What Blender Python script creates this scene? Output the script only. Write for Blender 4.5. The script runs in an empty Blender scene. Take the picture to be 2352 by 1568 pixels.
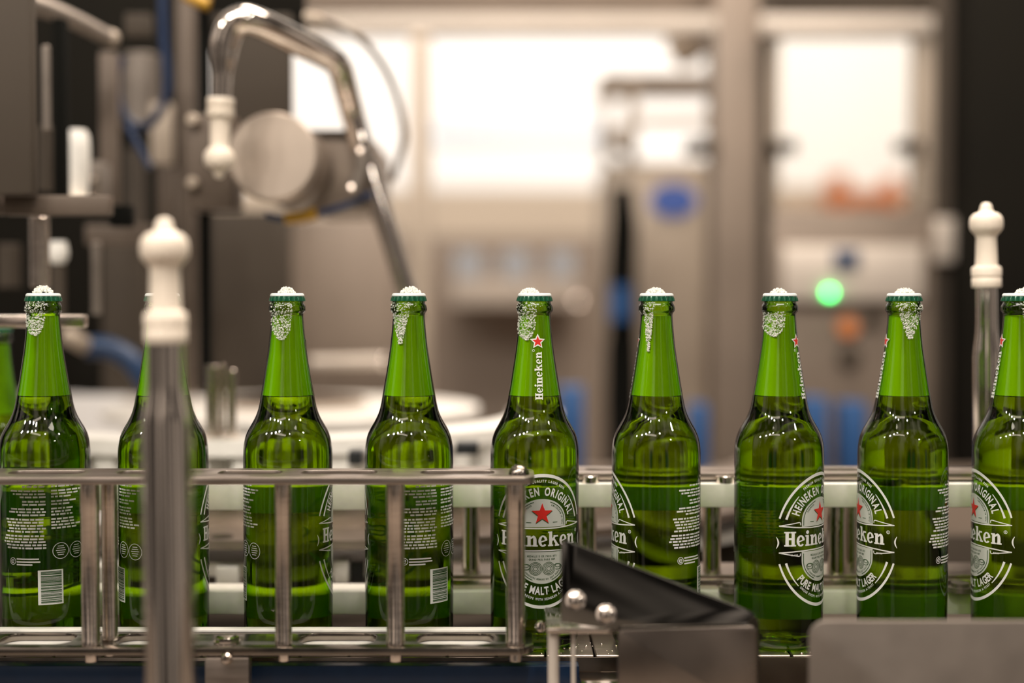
import bpy, bmesh, math, random
from mathutils import Vector, Matrix

C = bpy.context.scene
COL = C.collection
R = math.radians
random.seed(7)

# ------------------------------------------------------------------ camera
FPX = 50 / 36 * 2352
HORIZON = 690
D0 = 1.132                       # camera to bottle line
CZ = 0.2737
PITCH = math.atan((784 - HORIZON) / FPX)
cam = bpy.data.cameras.new('camera')
cam.lens = 50
cam.sensor_width = 36
cam.clip_start = 0.05
cam.clip_end = 60
cam.dof.use_dof = True
cam.dof.focus_distance = 1.112
cam.dof.aperture_fstop = 1.4
co = bpy.data.objects.new('camera', cam)
COL.objects.link(co)
co.location = (0, -D0, CZ)
co.rotation_euler = (R(90) - PITCH, 0, 0)
C.camera = co

# ------------------------------------------------------------------ view, world
C.view_settings.view_transform = 'Standard'
C.view_settings.look = 'None'
C.view_settings.gamma = 1
C.view_settings.use_curve_mapping = False
C.view_settings.exposure = 0.08
C.cycles.max_bounces = 14
C.cycles.transmission_bounces = 12
C.cycles.transparent_max_bounces = 16
C.cycles.diffuse_bounces = 3
C.cycles.glossy_bounces = 5
C.cycles.sample_clamp_indirect = 4.0
C.cycles.caustics_reflective = False

w = bpy.data.worlds.new('hall_air')
C.world = w
w.use_nodes = True
nt = w.node_tree
bgn = nt.nodes['Background']
tc = nt.nodes.new('ShaderNodeTexCoord')
sp = nt.nodes.new('ShaderNodeSeparateXYZ')
cr = nt.nodes.new('ShaderNodeValToRGB')
mr = nt.nodes.new('ShaderNodeMapRange')
mr.inputs[1].default_value = -1
nt.links.new(tc.outputs['Generated'], sp.inputs[0])
nt.links.new(sp.outputs[2], mr.inputs[0])
nt.links.new(mr.outputs[0], cr.inputs[0])
e = cr.color_ramp.elements
e[0].position = 0.0; e[0].color = (0.05, 0.042, 0.035, 1)
e[1].position = 1.0; e[1].color = (0.62, 0.53, 0.45, 1)
m_ = cr.color_ramp.elements.new(0.46); m_.color = (0.15, 0.125, 0.105, 1)
m_ = cr.color_ramp.elements.new(0.62); m_.color = (0.36, 0.30, 0.255, 1)
wm = nt.nodes.new('ShaderNodeMapping')
wm.inputs['Scale'].default_value = (1.0, 1.0, 0.25)
wm.inputs['Location'].default_value = (0.35, 0.2, 0.0)
nt.links.new(tc.outputs['Generated'], wm.inputs[0])
wn = nt.nodes.new('ShaderNodeTexNoise')  # made-up bright and dark bands, added for the steel to reflect
wn.inputs['Scale'].default_value = 4.5
wn.inputs['Detail'].default_value = 1.5
nt.links.new(wm.outputs[0], wn.inputs['Vector'])
wr = nt.nodes.new('ShaderNodeValToRGB')
wr.color_ramp.elements[0].position = 0.47; wr.color_ramp.elements[0].color = (0.06, 0.06, 0.06, 1)
wr.color_ramp.elements[1].position = 0.66; wr.color_ramp.elements[1].color = (4.2, 4.2, 4.2, 1)
nt.links.new(wn.outputs[0], wr.inputs[0])
wx = nt.nodes.new('ShaderNodeMix')
wx.data_type = 'RGBA'; wx.blend_type = 'MULTIPLY'
wx.inputs[0].default_value = 1.0
nt.links.new(cr.outputs[0], wx.inputs[6])
nt.links.new(wr.outputs[0], wx.inputs[7])
nt.links.new(wx.outputs[2], bgn.inputs[0])
bgn.inputs[1].default_value = 0.7


def area(name, loc, target, sx, sy, power, color=(1, 0.9, 0.8), shape='RECTANGLE'):
    l = bpy.data.lights.new(name, 'AREA')
    l.shape = shape
    l.size = sx
    l.size_y = sy
    l.energy = power
    l.color = color
    o = bpy.data.objects.new(name, l)
    COL.objects.link(o)
    o.location = loc
    o.rotation_euler = (Vector(target) - Vector(loc)).to_track_quat('-Z', 'Y').to_euler()
    return o


# overhead light of the hall: unseen lamps, with fills added
area('ceiling_lamp_over_line', (0.25, 0.75, 2.0), (0.1, 0.1, 0.1), 1.2, 0.5, 22, (1, 0.88, 0.77))
area('line_front_fill', (0.1, -0.75, 1.9), (0.1, 0.1, 0.1), 1.2, 0.4, 22, (1, 0.9, 0.8))  # added for front light on the liners and labels
area('front_fill', (-0.9, -2.4, 2.6), (0, 0, 0.2), 1.6, 0.25, 12, (1, 0.86, 0.74))  # key light added for the foreground, fitting unseen
area('far_wall_fill', (0.6, 3.6, 3.2), (0.6, 6.2, 0.7), 5.0, 0.8, 200, (1, 0.95, 0.9))  # added to brighten the far wall, source unseen
area('cells_fill', (0.9, 0.9, 3.0), (0.9, 2.0, 0.0), 2.5, 0.6, 75, (1, 0.84, 0.7))  # unseen area light over the enclosure cells
for i, (x, y, z, p) in enumerate([(-1.15, -1.5, 2.0, 12), (-1.45, -1.25, 1.75, 9), (-0.85, -1.7, 2.3, 9), (-1.75, -0.8, 1.45, 6), (1.5, -0.9, 1.9, 7), (0.35, -2.0, 2.3, 9), (1.3, -1.6, 1.2, 3)]):
    area('spot_lamp', (x, y, z), (0.1, 0, 0.1), 0.17, 0.17, p, (1, 0.93, 0.84), 'DISK')

# ------------------------------------------------------------------ pixel -> place


def P(px, py, Y):
    """point at depth plane y=Y seen at photo pixel px,py"""
    vx = (px - 1176) / FPX
    vz = -(py - 784) / FPX
    c, s = math.cos(PITCH), math.sin(PITCH)
    fy, fz = c + vz * s, -s + vz * c
    t = (Y + D0) / fy
    return Vector((vx * t, Y, CZ + fz * t))


def pxs(n, Y):
    return n * (Y + D0) / FPX


# ------------------------------------------------------------------ materials
MAT = {}


def new_mat(name):
    m = bpy.data.materials.new(name)
    m.use_nodes = True
    n = m.node_tree.nodes
    b = n['Principled BSDF']
    MAT[name] = m
    return m, m.node_tree, b


def pbr(name, col, rough=0.5, metal=0.0, bump=0.0, bscale=80, var=0.0, coat=0.0, stretch=None, spec=None):
    m, t, b = new_mat(name)
    b.inputs['Base Color'].default_value = (*col, 1)
    b.inputs['Roughness'].default_value = rough
    b.inputs['Metallic'].default_value = metal
    b.inputs['Coat Weight'].default_value = coat
    if spec is not None:
        b.inputs['Specular IOR Level'].default_value = spec
    tcn = t.nodes.new('ShaderNodeTexCoord')
    mp = t.nodes.new('ShaderNodeMapping')
    mp.inputs['Scale'].default_value = stretch or (1, 1, 1)
    t.links.new(tcn.outputs['Object'], mp.inputs[0])
    nz = t.nodes.new('ShaderNodeTexNoise')
    nz.inputs['Scale'].default_value = bscale
    nz.inputs['Detail'].default_value = 3
    t.links.new(mp.outputs[0], nz.inputs['Vector'])
    if var:
        rp = t.nodes.new('ShaderNodeValToRGB')
        rp.color_ramp.elements[0].color = (*[max(0, c * (1 - var)) for c in col], 1)
        rp.color_ramp.elements[0].position = 0.3
        rp.color_ramp.elements[1].color = (*[min(1, c * (1 + var)) for c in col], 1)
        rp.color_ramp.elements[1].position = 0.7
        t.links.new(nz.outputs[0], rp.inputs[0])
        t.links.new(rp.outputs[0], b.inputs['Base Color'])
        rr = t.nodes.new('ShaderNodeMapRange')
        rr.inputs[3].default_value = max(0.02, rough * 0.75)
        rr.inputs[4].default_value = min(1, rough * 1.3)
        t.links.new(nz.outputs[0], rr.inputs[0])
        t.links.new(rr.outputs[0], b.inputs['Roughness'])
    if bump:
        bp = t.nodes.new('ShaderNodeBump')
        bp.inputs['Strength'].default_value = bump
        bp.inputs['Distance'].default_value = 0.001
        t.links.new(nz.outputs[0], bp.inputs['Height'])
        t.links.new(bp.outputs[0], b.inputs['Normal'])
    return m


pbr('disc_steel', (0.42, 0.35, 0.29), 0.42, 0.6, 0.0, 8, 0.1)
pbr('steel', (0.66, 0.58, 0.51), 0.22, 1.0, 0.05, 60, 0.10, stretch=(1, 1, 6))
pbr('steel_flat', (0.42, 0.36, 0.315), 0.34, 1.0, 0.08, 90, 0.12, stretch=(0.3, 3, 3))
pbr('steel_bright', (0.78, 0.70, 0.63), 0.16, 1.0, 0.0, 30, 0.05)
pbr('steel_tube', (0.80, 0.73, 0.66), 0.09, 1.0, 0.0, 20, 0.05)
pbr('steel_dark', (0.22, 0.215, 0.20), 0.10, 1.0, 0.0, 20, 0.1)
pbr('steel_satin', (0.24, 0.205, 0.175), 0.45, 0.6, 0.0, 30, 0.08)
pbr('steel_guard', (0.36, 0.31, 0.27), 0.25, 1.0, 0.0, 20, 0.1)
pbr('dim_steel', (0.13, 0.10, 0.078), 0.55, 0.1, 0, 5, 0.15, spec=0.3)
pbr('wet_shaded_steel', (0.25, 0.22, 0.19), 0.2, 1.0, 0.05, 60, 0.1)  # plate metal when wet, its colour also darkened for bottle shadow
pbr('white_plastic', (0.87, 0.84, 0.78), 0.42, 0.0, 0.05, 120, 0.04)
pbr('cream_plastic', (0.82, 0.72, 0.60), 0.40, 0.0, 0.0, 60, 0.03)
pbr('black_plastic', (0.012, 0.014, 0.016), 0.4)
pbr('black_paint', (0.005, 0.005, 0.004), 0.9, spec=0.08)
pbr('blue_plastic', (0.006, 0.034, 0.10), 0.35, var=0.1)
pbr('blue_cover', (0.015, 0.075, 0.22), 0.5, var=0.1)
pbr('navy_hose', (0.006, 0.022, 0.07), 0.35)
pbr('yellow_plastic', (0.55, 0.30, 0.02), 0.4)
pbr('orange_paint', (0.62, 0.20, 0.06), 0.5)
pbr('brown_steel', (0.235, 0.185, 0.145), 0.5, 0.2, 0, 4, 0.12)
pbr('tan_steel', (0.44, 0.365, 0.29), 0.5, 0.2, 0, 4, 0.12)
pbr('light_steel', (0.60, 0.53, 0.46), 0.45, 0.2, 0, 5, 0.08)
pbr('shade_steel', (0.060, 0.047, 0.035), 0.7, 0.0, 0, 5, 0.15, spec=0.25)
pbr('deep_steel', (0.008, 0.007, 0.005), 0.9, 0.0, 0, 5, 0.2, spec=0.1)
pbr('pale_blue', (0.50, 0.56, 0.64), 0.5)
pbr('white_wall', (0.86, 0.84, 0.81), 0.8, 0, 0, 2, 0.02)
pbr('beige_wall', (0.52, 0.44, 0.35), 0.8, 0, 0, 2, 0.10)
pbr('brown_wall', (0.27, 0.22, 0.18), 0.8, 0, 0, 2, 0.10)
pbr('floor_paint', (0.30, 0.25, 0.21), 0.5, 0, 0, 3, 0.12)
pbr('oval_blue', (0.06, 0.12, 0.42), 0.5)
pbr('green_cap', (0.0, 0.085, 0.035), 0.28, 0.25, coat=0.5)
pbr('cap_white', (0.66, 0.71, 0.69), 0.3, coat=0.4)
pbr('ink_white', (0.70, 0.71, 0.67), 0.45)
pbr('ink_silver', (0.50, 0.53, 0.47), 0.5)
pbr('ink_red', (0.62, 0.02, 0.012), 0.4)
pbr('ink_dark', (0.02, 0.07, 0.015), 0.5)


def emis(name, col, s):
    m, t, b = new_mat(name)
    b.inputs['Base Color'].default_value = (*col, 1)
    b.inputs['Emission Color'].default_value = (*col, 1)
    b.inputs['Emission Strength'].default_value = s
    return m


emis('green_light', (0.05, 1.0, 0.2), 14)


def glass_body():
    m, t, b = new_mat('green_beer_glass')
    out = t.nodes['Material Output']
    t.nodes.remove(b)
    g = t.nodes.new('ShaderNodeBsdfRefraction')
    g.inputs['IOR'].default_value = 1.37
    g.inputs['Roughness'].default_value = 0.0
    lw = t.nodes.new('ShaderNodeLayerWeight')
    lw.inputs[0].default_value = 0.5
    rp = t.nodes.new('ShaderNodeValToRGB')     # longer way through the green wall at grazing angles
    rp.color_ramp.elements[0].color = (0.455, 0.60, 0.006, 1)
    rp.color_ramp.elements[1].color = (0.10, 0.50, 0.010, 1)
    rp.color_ramp.elements[1].position = 0.9
    x = rp.color_ramp.elements.new(0.35)
    x.color = (0.40, 0.59, 0.006, 1)
    t.links.new(lw.outputs['Facing'], rp.inputs[0])
    t.links.new(rp.outputs[0], g.inputs['Color'])
    gl = t.nodes.new('ShaderNodeBsdfGlossy')
    gl.inputs['Roughness'].default_value = 0.045
    fr = t.nodes.new('ShaderNodeFresnel')
    fr.inputs[0].default_value = 1.45
    mx = t.nodes.new('ShaderNodeMixShader')
    tcn = t.nodes.new('ShaderNodeTexCoord')
    nz = t.nodes.new('ShaderNodeTexNoise')
    nz.inputs['Scale'].default_value = 55
    nz.inputs['Detail'].default_value = 1
    t.links.new(tcn.outputs['Object'], nz.inputs['Vector'])
    bp = t.nodes.new('ShaderNodeBump')
    bp.inputs['Strength'].default_value = 0.12
    bp.inputs['Distance'].default_value = 0.002
    t.links.new(nz.outputs[0], bp.inputs['Height'])
    for q in (g, gl, fr):
        t.links.new(bp.outputs[0], q.inputs['Normal'])
    t.links.new(fr.outputs[0], mx.inputs[0])
    t.links.new(g.outputs[0], mx.inputs[1])
    t.links.new(gl.outputs[0], mx.inputs[2])
    t.links.new(mx.outputs[0], out.inputs[0])
    return m


def glass_neck():
    m, t, b = new_mat('green_neck_glass')
    out = t.nodes['Material Output']
    t.nodes.remove(b)
    lw = t.nodes.new('ShaderNodeLayerWeight')
    lw.inputs[0].default_value = 0.5
    rp = t.nodes.new('ShaderNodeValToRGB')
    rp.color_ramp.elements[0].color = (0.70, 1.0, 0.03, 1)
    rp.color_ramp.elements[1].color = (0.07, 0.42, 0.0, 1)
    rp.color_ramp.elements[1].position = 0.97
    x = rp.color_ramp.elements.new(0.55)
    x.color = (0.48, 1.0, 0.02, 1)
    t.links.new(lw.outputs['Facing'], rp.inputs[0])
    tr = t.nodes.new('ShaderNodeBsdfTransparent')
    t.links.new(rp.outputs[0], tr.inputs[0])
    gl = t.nodes.new('ShaderNodeBsdfGlossy')
    gl.inputs['Roughness'].default_value = 0.04
    fr = t.nodes.new('ShaderNodeFresnel')
    fr.inputs[0].default_value = 1.5
    mx = t.nodes.new('ShaderNodeMixShader')
    t.links.new(fr.outputs[0], mx.inputs[0])
    t.links.new(tr.outputs[0], mx.inputs[1])
    t.links.new(gl.outputs[0], mx.inputs[2])
    t.links.new(mx.outputs[0], out.inputs[0])
    return m


def mist():
    m, t, b = new_mat('beer_mist')
    out = t.nodes['Material Output']
    t.nodes.remove(b)
    tl = t.nodes.new('ShaderNodeBsdfTranslucent')
    tl.inputs[0].default_value = (0.96, 0.97, 0.88, 1)
    df = t.nodes.new('ShaderNodeBsdfDiffuse')
    df.inputs[0].default_value = (0.96, 0.97, 0.88, 1)
    mx = t.nodes.new('ShaderNodeMixShader')
    mx.inputs[0].default_value = 0.55
    t.links.new(tl.outputs[0], mx.inputs[1])
    t.links.new(df.outputs[0], mx.inputs[2])
    t.links.new(mx.outputs[0], out.inputs[0])
    return m


def foam():
    m, t, b = new_mat('beer_foam')
    out = t.nodes['Material Output']
    b.inputs['Base Color'].default_value = (0.95, 0.96, 0.88, 1)
    b.inputs['Roughness'].default_value = 0.12
    b.inputs['Coat Weight'].default_value = 1.0
    tr = t.nodes.new('ShaderNodeBsdfTransparent')
    mx = t.nodes.new('ShaderNodeMixShader')
    lw = t.nodes.new('ShaderNodeLayerWeight')
    lw.inputs[0].default_value = 0.45
    mr_ = t.nodes.new('ShaderNodeMapRange')
    mr_.inputs[3].default_value = 0.30
    mr_.inputs[4].default_value = 0.8
    t.links.new(lw.outputs['Facing'], mr_.inputs[0])
    t.links.new(mr_.outputs[0], mx.inputs[0])
    t.links.new(tr.outputs[0], mx.inputs[1])
    t.links.new(b.outputs[0], mx.inputs[2])
    t.links.new(mx.outputs[0], out.inputs[0])
    return m


def clear_pane():
    m, t, b = new_mat('clear_pane')
    out = t.nodes['Material Output']
    t.nodes.remove(b)
    tr = t.nodes.new('ShaderNodeBsdfTransparent')
    tr.inputs[0].default_value = (0.93, 0.92, 0.9, 1)
    gl = t.nodes.new('ShaderNodeBsdfGlossy')
    gl.inputs['Roughness'].default_value = 0.3
    mx = t.nodes.new('ShaderNodeMixShader')
    mx.inputs[0].default_value = 0.02
    t.links.new(tr.outputs[0], mx.inputs[1])
    t.links.new(gl.outputs[0], mx.inputs[2])
    t.links.new(mx.outputs[0], out.inputs[0])
    return m


glass_body(); glass_neck(); mist(); foam(); clear_pane()

# ------------------------------------------------------------------ object helpers
ORIGIN = {}


def thing(name, label, cat, loc, group=None, kind=None):
    o = bpy.data.objects.new(name, None)
    COL.objects.link(o)
    o.empty_display_size = 0.02
    o.location = loc
    o['label'] = label
    o['category'] = cat
    if group:
        o['group'] = group
    if kind:
        o['kind'] = kind
    ORIGIN[o.name] = Vector(loc)
    return o


def obj(name, bm, mats, parent=None, smooth=True, angle=35):
    me = bpy.data.meshes.new(name)
    if parent is not None:
        bmesh.ops.translate(bm, verts=bm.verts, vec=-ORIGIN[parent.name])
    bmesh.ops.recalc_face_normals(bm, faces=bm.faces)
    bm.to_mesh(me)
    bm.free()
    for m in (mats if isinstance(mats, (list, tuple)) else [mats]):
        me.materials.append(MAT[m])
    if smooth:
        me.shade_smooth()
        me.set_sharp_from_angle(angle=R(angle))
    o = bpy.data.objects.new(name, me)
    COL.objects.link(o)
    if parent is not None:
        o.parent = parent
        ORIGIN[o.name] = ORIGIN[parent.name]
    else:
        ORIGIN[o.name] = Vector((0, 0, 0))
    return o


def solo(name, bm, mats, label, cat, group=None, kind=None, **k):
    """a thing that is one mesh; its origin is moved to the centre of its base"""
    lo = Vector([min(v.co[i] for v in bm.verts) for i in range(3)])
    hi = Vector([max(v.co[i] for v in bm.verts) for i in range(3)])
    base = Vector(((lo.x + hi.x) / 2, (lo.y + hi.y) / 2, lo.z))
    bmesh.ops.translate(bm, verts=bm.verts, vec=-base)
    o = obj(name, bm, mats, **k)
    o.location = base
    ORIGIN[o.name] = base
    if label:
        o['label'] = label
    if cat:
        o['category'] = cat
    if group:
        o['group'] = group
    if kind:
        o['kind'] = kind
    return o


def new():
    return bmesh.new()


def box(x0, x1, y0, y1, z0, z1, bev=0.0, bm=None, seg=2):
    b2 = bmesh.new()
    bmesh.ops.create_cube(b2, size=1)
    for v in b2.verts:
        v.co = Vector(((x0 + x1) / 2 + v.co.x * abs(x1 - x0), (y0 + y1) / 2 + v.co.y * abs(y1 - y0), (z0 + z1) / 2 + v.co.z * abs(z1 - z0)))
    if bev:
        bmesh.ops.bevel(b2, geom=list(b2.edges), offset=bev, segments=seg, affect='EDGES', profile=0.5)
    return join(bm, b2)


def join(bm, b2):
    if bm is None:
        return b2
    vm = {}
    for v in b2.verts:
        vm[v] = bm.verts.new(v.co)
    for f in b2.faces:
        try:
            nf = bm.faces.new([vm[v] for v in f.verts])
            nf.material_index = f.material_index
        except ValueError:
            pass
    b2.free()
    return bm


def pbox(x0, y0, x1, y1, Y, depth, bev=0.002, bm=None):
    """box whose front face shows at photo pixels x0..x1, y0..y1 at depth plane Y"""
    a, b = P(x0, y0, Y), P(x1, y1, Y)
    return box(a.x, b.x, Y, Y + depth, b.z, a.z, bev, bm)


def lathe(profile, seg=48, origin=(0, 0, 0), axis=None, bm=None, close=True):
    """profile: list of (r, z)"""
    b2 = bmesh.new()
    rings = []
    for r, z in profile:
        if r < 1e-6:
            rings.append([b2.verts.new((0, 0, z))])
        else:
            rings.append([b2.verts.new((r * math.cos(2 * math.pi * i / seg), r * math.sin(2 * math.pi * i / seg), z)) for i in range(seg)])
    for a, b in zip(rings, rings[1:]):
        if len(a) == 1 and len(b) == 1:
            continue
        for i in range(seg):
            j = (i + 1) % seg
            if len(a) == 1:
                b2.faces.new((a[0], b[i], b[j]))
            elif len(b) == 1:
                b2.faces.new((a[i], a[j], b[0]))
            else:
                b2.faces.new((a[i], a[j], b[j], b[i]))
    if close:
        if len(rings[0]) > 1:
            b2.faces.new(rings[0])
        if len(rings[-1]) > 1:
            b2.faces.new(rings[-1])
    M = Matrix.Translation(Vector(origin))
    if axis is not None:
        M = M @ Vector(axis).normalized().to_track_quat('Z', 'Y').to_matrix().to_4x4()
    bmesh.ops.transform(b2, matrix=M, verts=b2.verts)
    return join(bm, b2)


def cyl(a, b, r, r2=None, seg=32, bev=0.0, bm=None):
    a, b = Vector(a), Vector(b)
    L = (b - a).length
    r2 = r if r2 is None else r2
    pr = [(r - bev, 0), (r, bev), (r2, L - bev), (r2 - bev, L)] if bev else [(r, 0), (r2, L)]
    return lathe(pr, seg, a, b - a, bm)


def tube(pts, rads, seg=20, sub=8, bm=None):
    """smooth tube through points (Catmull-Rom)"""
    pts = [Vector(p) for p in pts]
    if not isinstance(rads, (list, tuple)):
        rads = [rads] * len(pts)
    P2, R2 = [], []
    n = len(pts)
    for i in range(n - 1):
        p0, p1, p2, p3 = pts[max(i - 1, 0)], pts[i], pts[i + 1], pts[min(i + 2, n - 1)]
        for k in range(sub):
            t = k / sub
            P2.append(0.5 * ((2 * p1) + (-p0 + p2) * t + (2 * p0 - 5 * p1 + 4 * p2 - p3) * t * t + (-p0 + 3 * p1 - 3 * p2 + p3) * t ** 3))
            R2.append(rads[i] * (1 - t) + rads[i + 1] * t)
    P2.append(pts[-1]); R2.append(rads[-1])
    b2 = bmesh.new()
    rings = []
    nrm = None
    for i, p in enumerate(P2):
        tg = (P2[min(i + 1, len(P2) - 1)] - P2[max(i - 1, 0)]).normalized()
        if nrm is None:
            nrm = tg.orthogonal().normalized()
        else:
            nrm = (nrm - tg * nrm.dot(tg)).normalized()
        bn = tg.cross(nrm)
        rings.append([b2.verts.new(p + (nrm * math.cos(2 * math.pi * k / seg) + bn * math.sin(2 * math.pi * k / seg)) * R2[i]) for k in range(seg)])
    for a, b in zip(rings, rings[1:]):
        for k in range(seg):
            b2.faces.new((a[k], a[(k + 1) % seg], b[(k + 1) % seg], b[k]))
    b2.faces.new(rings[0]); b2.faces.new(rings[-1])
    return join(bm, b2)


def rrect(x0, x1, y0, y1, r, n=6, corners=(1, 1, 1, 1)):
    """rounded rectangle outline, ccw; corners = bl, br, tr, tl"""
    out = []
    for (cx, cy, a0, on) in ((x0, y0, 180, corners[0]), (x1, y0, 270, corners[1]), (x1, y1, 0, corners[2]), (x0, y1, 90, corners[3])):
        if not on:
            out.append((cx, cy))
            continue
        ox = cx + (r if cx == x0 else -r)
        oy = cy + (r if cy == y0 else -r)
        for k in range(n + 1):
            a = R(a0 + 90 * k / n)
            out.append((ox + r * math.cos(a), oy + r * math.sin(a)))
    return out


def plate(outlines, thick, bevel=0.0008, M=None):
    """sheet with holes: 2D outlines filled and extruded; returns bmesh centred on z=0 plane, transformed by M"""
    cu = bpy.data.curves.new('tmp', 'CURVE')
    cu.dimensions = '2D'
    cu.fill_mode = 'BOTH'
    cu.extrude = thick / 2 - bevel
    cu.bevel_depth = bevel
    cu.bevel_resolution = 1
    cu.offset = -bevel
    for o in outlines:
        s = cu.splines.new('POLY')
        s.points.add(len(o) - 1)
        for p, q in zip(s.points, o):
            p.co = (q[0], q[1], 0, 1)
        s.use_cyclic_u = True
    ob = bpy.data.objects.new('tmp', cu)
    COL.objects.link(ob)
    dg = bpy.context.evaluated_depsgraph_get()
    me = bpy.data.meshes.new_from_object(ob.evaluated_get(dg))
    b = bmesh.new()
    b.from_mesh(me)
    bmesh.ops.remove_doubles(b, verts=b.verts, dist=1e-6)
    bpy.data.objects.remove(ob)
    bpy.data.curves.remove(cu)
    bpy.data.meshes.remove(me)
    if M is not None:
        bmesh.ops.transform(b, matrix=M, verts=b.verts)
    return b


def XZ(Y):
    """matrix standing an x,y outline up as x,z at depth Y"""
    return Matrix.Translation((0, Y, 0)) @ Matrix.Rotation(R(90), 4, 'X')


# ------------------------------------------------------------------ lettering
GLYPH = {}


def font_glyph(ch, bold=0.03):
    if ch in GLYPH:
        return GLYPH[ch]
    cu = bpy.data.curves.new('tmp', 'FONT')
    cu.body = ch
    cu.size = 1
    cu.offset = bold
    cu.resolution_u = 3
    ob = bpy.data.objects.new('tmp', cu)
    COL.objects.link(ob)
    dg = bpy.context.evaluated_depsgraph_get()
    me = bpy.data.meshes.new_from_object(ob.evaluated_get(dg))
    V = [(v.co.x, v.co.y) for v in me.vertices]
    F = [tuple(p.vertices) for p in me.polygons]
    bpy.data.objects.remove(ob); bpy.data.curves.remove(cu); bpy.data.meshes.remove(me)
    if V:
        x0 = min(v[0] for v in V); x1 = max(v[0] for v in V)
        V = [(v[0] - x0, v[1]) for v in V]
        wd = x1 - x0
    else:
        wd = 0.3
    GLYPH[ch] = (V, F, wd)
    return GLYPH[ch]


CAPH = max(v[1] for v in font_glyph('H')[0])


class Ink:
    """collects flat shapes (s, z) with a material index and layer, then wraps them on the bottle"""

    def __init__(self):
        self.items = []

    def poly(self, pts, mat, layer=0):
        self.items.append(([tuple(p) for p in pts], [tuple(range(len(pts)))], mat, layer))

    def mesh(self, V, F, mat, layer=0):
        self.items.append((V, F, mat, layer))

    def strip(self, outer, inner, mat, layer=0):
        n = len(outer)
        V = list(outer) + list(inner)
        F = [(i, i + 1, n + i + 1, n + i) for i in range(n - 1)]
        self.items.append((V, F, mat, layer))

    def stroke(self, pts, w, mat, layer=0):
        L, Rr = [], []
        for i, p in enumerate(pts):
            a = pts[max(i - 1, 0)]; b = pts[min(i + 1, len(pts) - 1)]
            dx, dy = b[0] - a[0], b[1] - a[1]
            l = math.hypot(dx, dy) or 1
            ww = w[i] if isinstance(w, (list, tuple)) else w
            L.append((p[0] - dy / l * ww / 2, p[1] + dx / l * ww / 2))
            Rr.append((p[0] + dy / l * ww / 2, p[1] - dx / l * ww / 2))
        self.strip(L, Rr, mat, layer)

    def word(self, text, h, mat, place, xs=0.75, gap=0.12, layer=1):
        """sans capitals; place(d) -> (x, z, angle) for distance d from the middle"""
        k = h / CAPH
        ws = [font_glyph(c)[2] * k * xs if c != ' ' else h * 0.35 for c in text]
        tot = sum(ws) + gap * h * (len(text) - 1)
        d = -tot / 2
        for c, wd in zip(text, ws):
            if c != ' ':
                V, F, _ = font_glyph(c)
                x, z, a = place(d + wd / 2)
                ca, sa = math.cos(a), math.sin(a)
                VV = []
                for vx, vy in V:
                    lx, ly = vx * k * xs - wd / 2, vy * k
                    VV.append((x + lx * ca - ly * sa, z + lx * sa + ly * ca))
                self.mesh(VV, F, mat, layer)
            d += wd + gap * h

    def build(self, name, mats, rad, parent, step=0.0015, dr=0.00012):
        bm = bmesh.new()
        for V, F, mat, layer in self.items:
            b2 = bmesh.new()
            vs = [b2.verts.new((v[0], layer, v[1])) for v in V]
            for f in F:
                try:
                    nf = b2.faces.new([vs[i] for i in f]); nf.material_index = mat
                except ValueError:
                    pass
            x0 = min(v[0] for v in V); x1 = max(v[0] for v in V)
            k = math.floor(x0 / step) + 1
            while k * step < x1:
                bmesh.ops.bisect_plane(b2, geom=b2.verts[:] + b2.edges[:] + b2.faces[:], dist=1e-7, plane_co=(k * step, 0, 0), plane_no=(1, 0, 0))
                k += 1
            join(bm, b2)
        for v in bm.verts:
            s, layer, z = v.co
            r0 = rad(z)
            r = r0 + dr * (1 + layer)
            a = s / r0
            v.co = Vector((r * math.sin(a), -r * math.cos(a), z))
        for f in bm.faces:
            c = f.calc_center_median()
            if f.normal.length == 0:
                f.normal_update()
            f.normal_update()
            if f.normal.x * c.x + f.normal.y * c.y < 0:
                f.normal_flip()
        me = bpy.data.meshes.new(name)
        bm.to_mesh(me); bm.free()
        for m in mats:
            me.materials.append(MAT[m])
        o = bpy.data.objects.new(name, me)
        COL.objects.link(o)
        o.parent = parent
        ORIGIN[o.name] = ORIGIN[parent.name]
        return o


def ring_arc(cx, cz, rx, rz, a0, a1, n=24):
    return [(cx + rx * math.cos(R(a0 + (a1 - a0) * i / n)), cz + rz * math.sin(R(a0 + (a1 - a0) * i / n))) for i in range(n + 1)]


def on_arc(cz, rx, rz, lower=False):
    """placement function along an ellipse centred at (0,cz); distance measured along it from its top (or bottom)"""
    pts = []
    for i in range(-180, 181):
        a = R(i)
        if lower:
            pts.append((rx * math.sin(a), cz - rz * math.cos(a), a))
        else:
            pts.append((rx * math.sin(a), cz + rz * math.cos(a), a))
    cum = [0]
    for p, q in zip(pts, pts[1:]):
        cum.append(cum[-1] + math.hypot(q[0] - p[0], q[1] - p[1]))
    mid = cum[180]

    def f(d):
        t = d + mid
        for i in range(360):
            if cum[i + 1] >= t:
                k = (t - cum[i]) / max(cum[i + 1] - cum[i], 1e-9)
                p, q = pts[i], pts[i + 1]
                return p[0] + (q[0] - p[0]) * k, p[1] + (q[1] - p[1]) * k, math.atan2(q[1] - p[1], q[0] - p[0])
        return pts[-1][0], pts[-1][1], 0
    return f


def star_pts(cx, cz, r, k=0.40, rot=0):
    return [(cx + (r if i % 2 == 0 else r * k) * math.cos(R(90 + rot + 36 * i)), cz + (r if i % 2 == 0 else r * k) * math.sin(R(90 + rot + 36 * i))) for i in range(10)]


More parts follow.
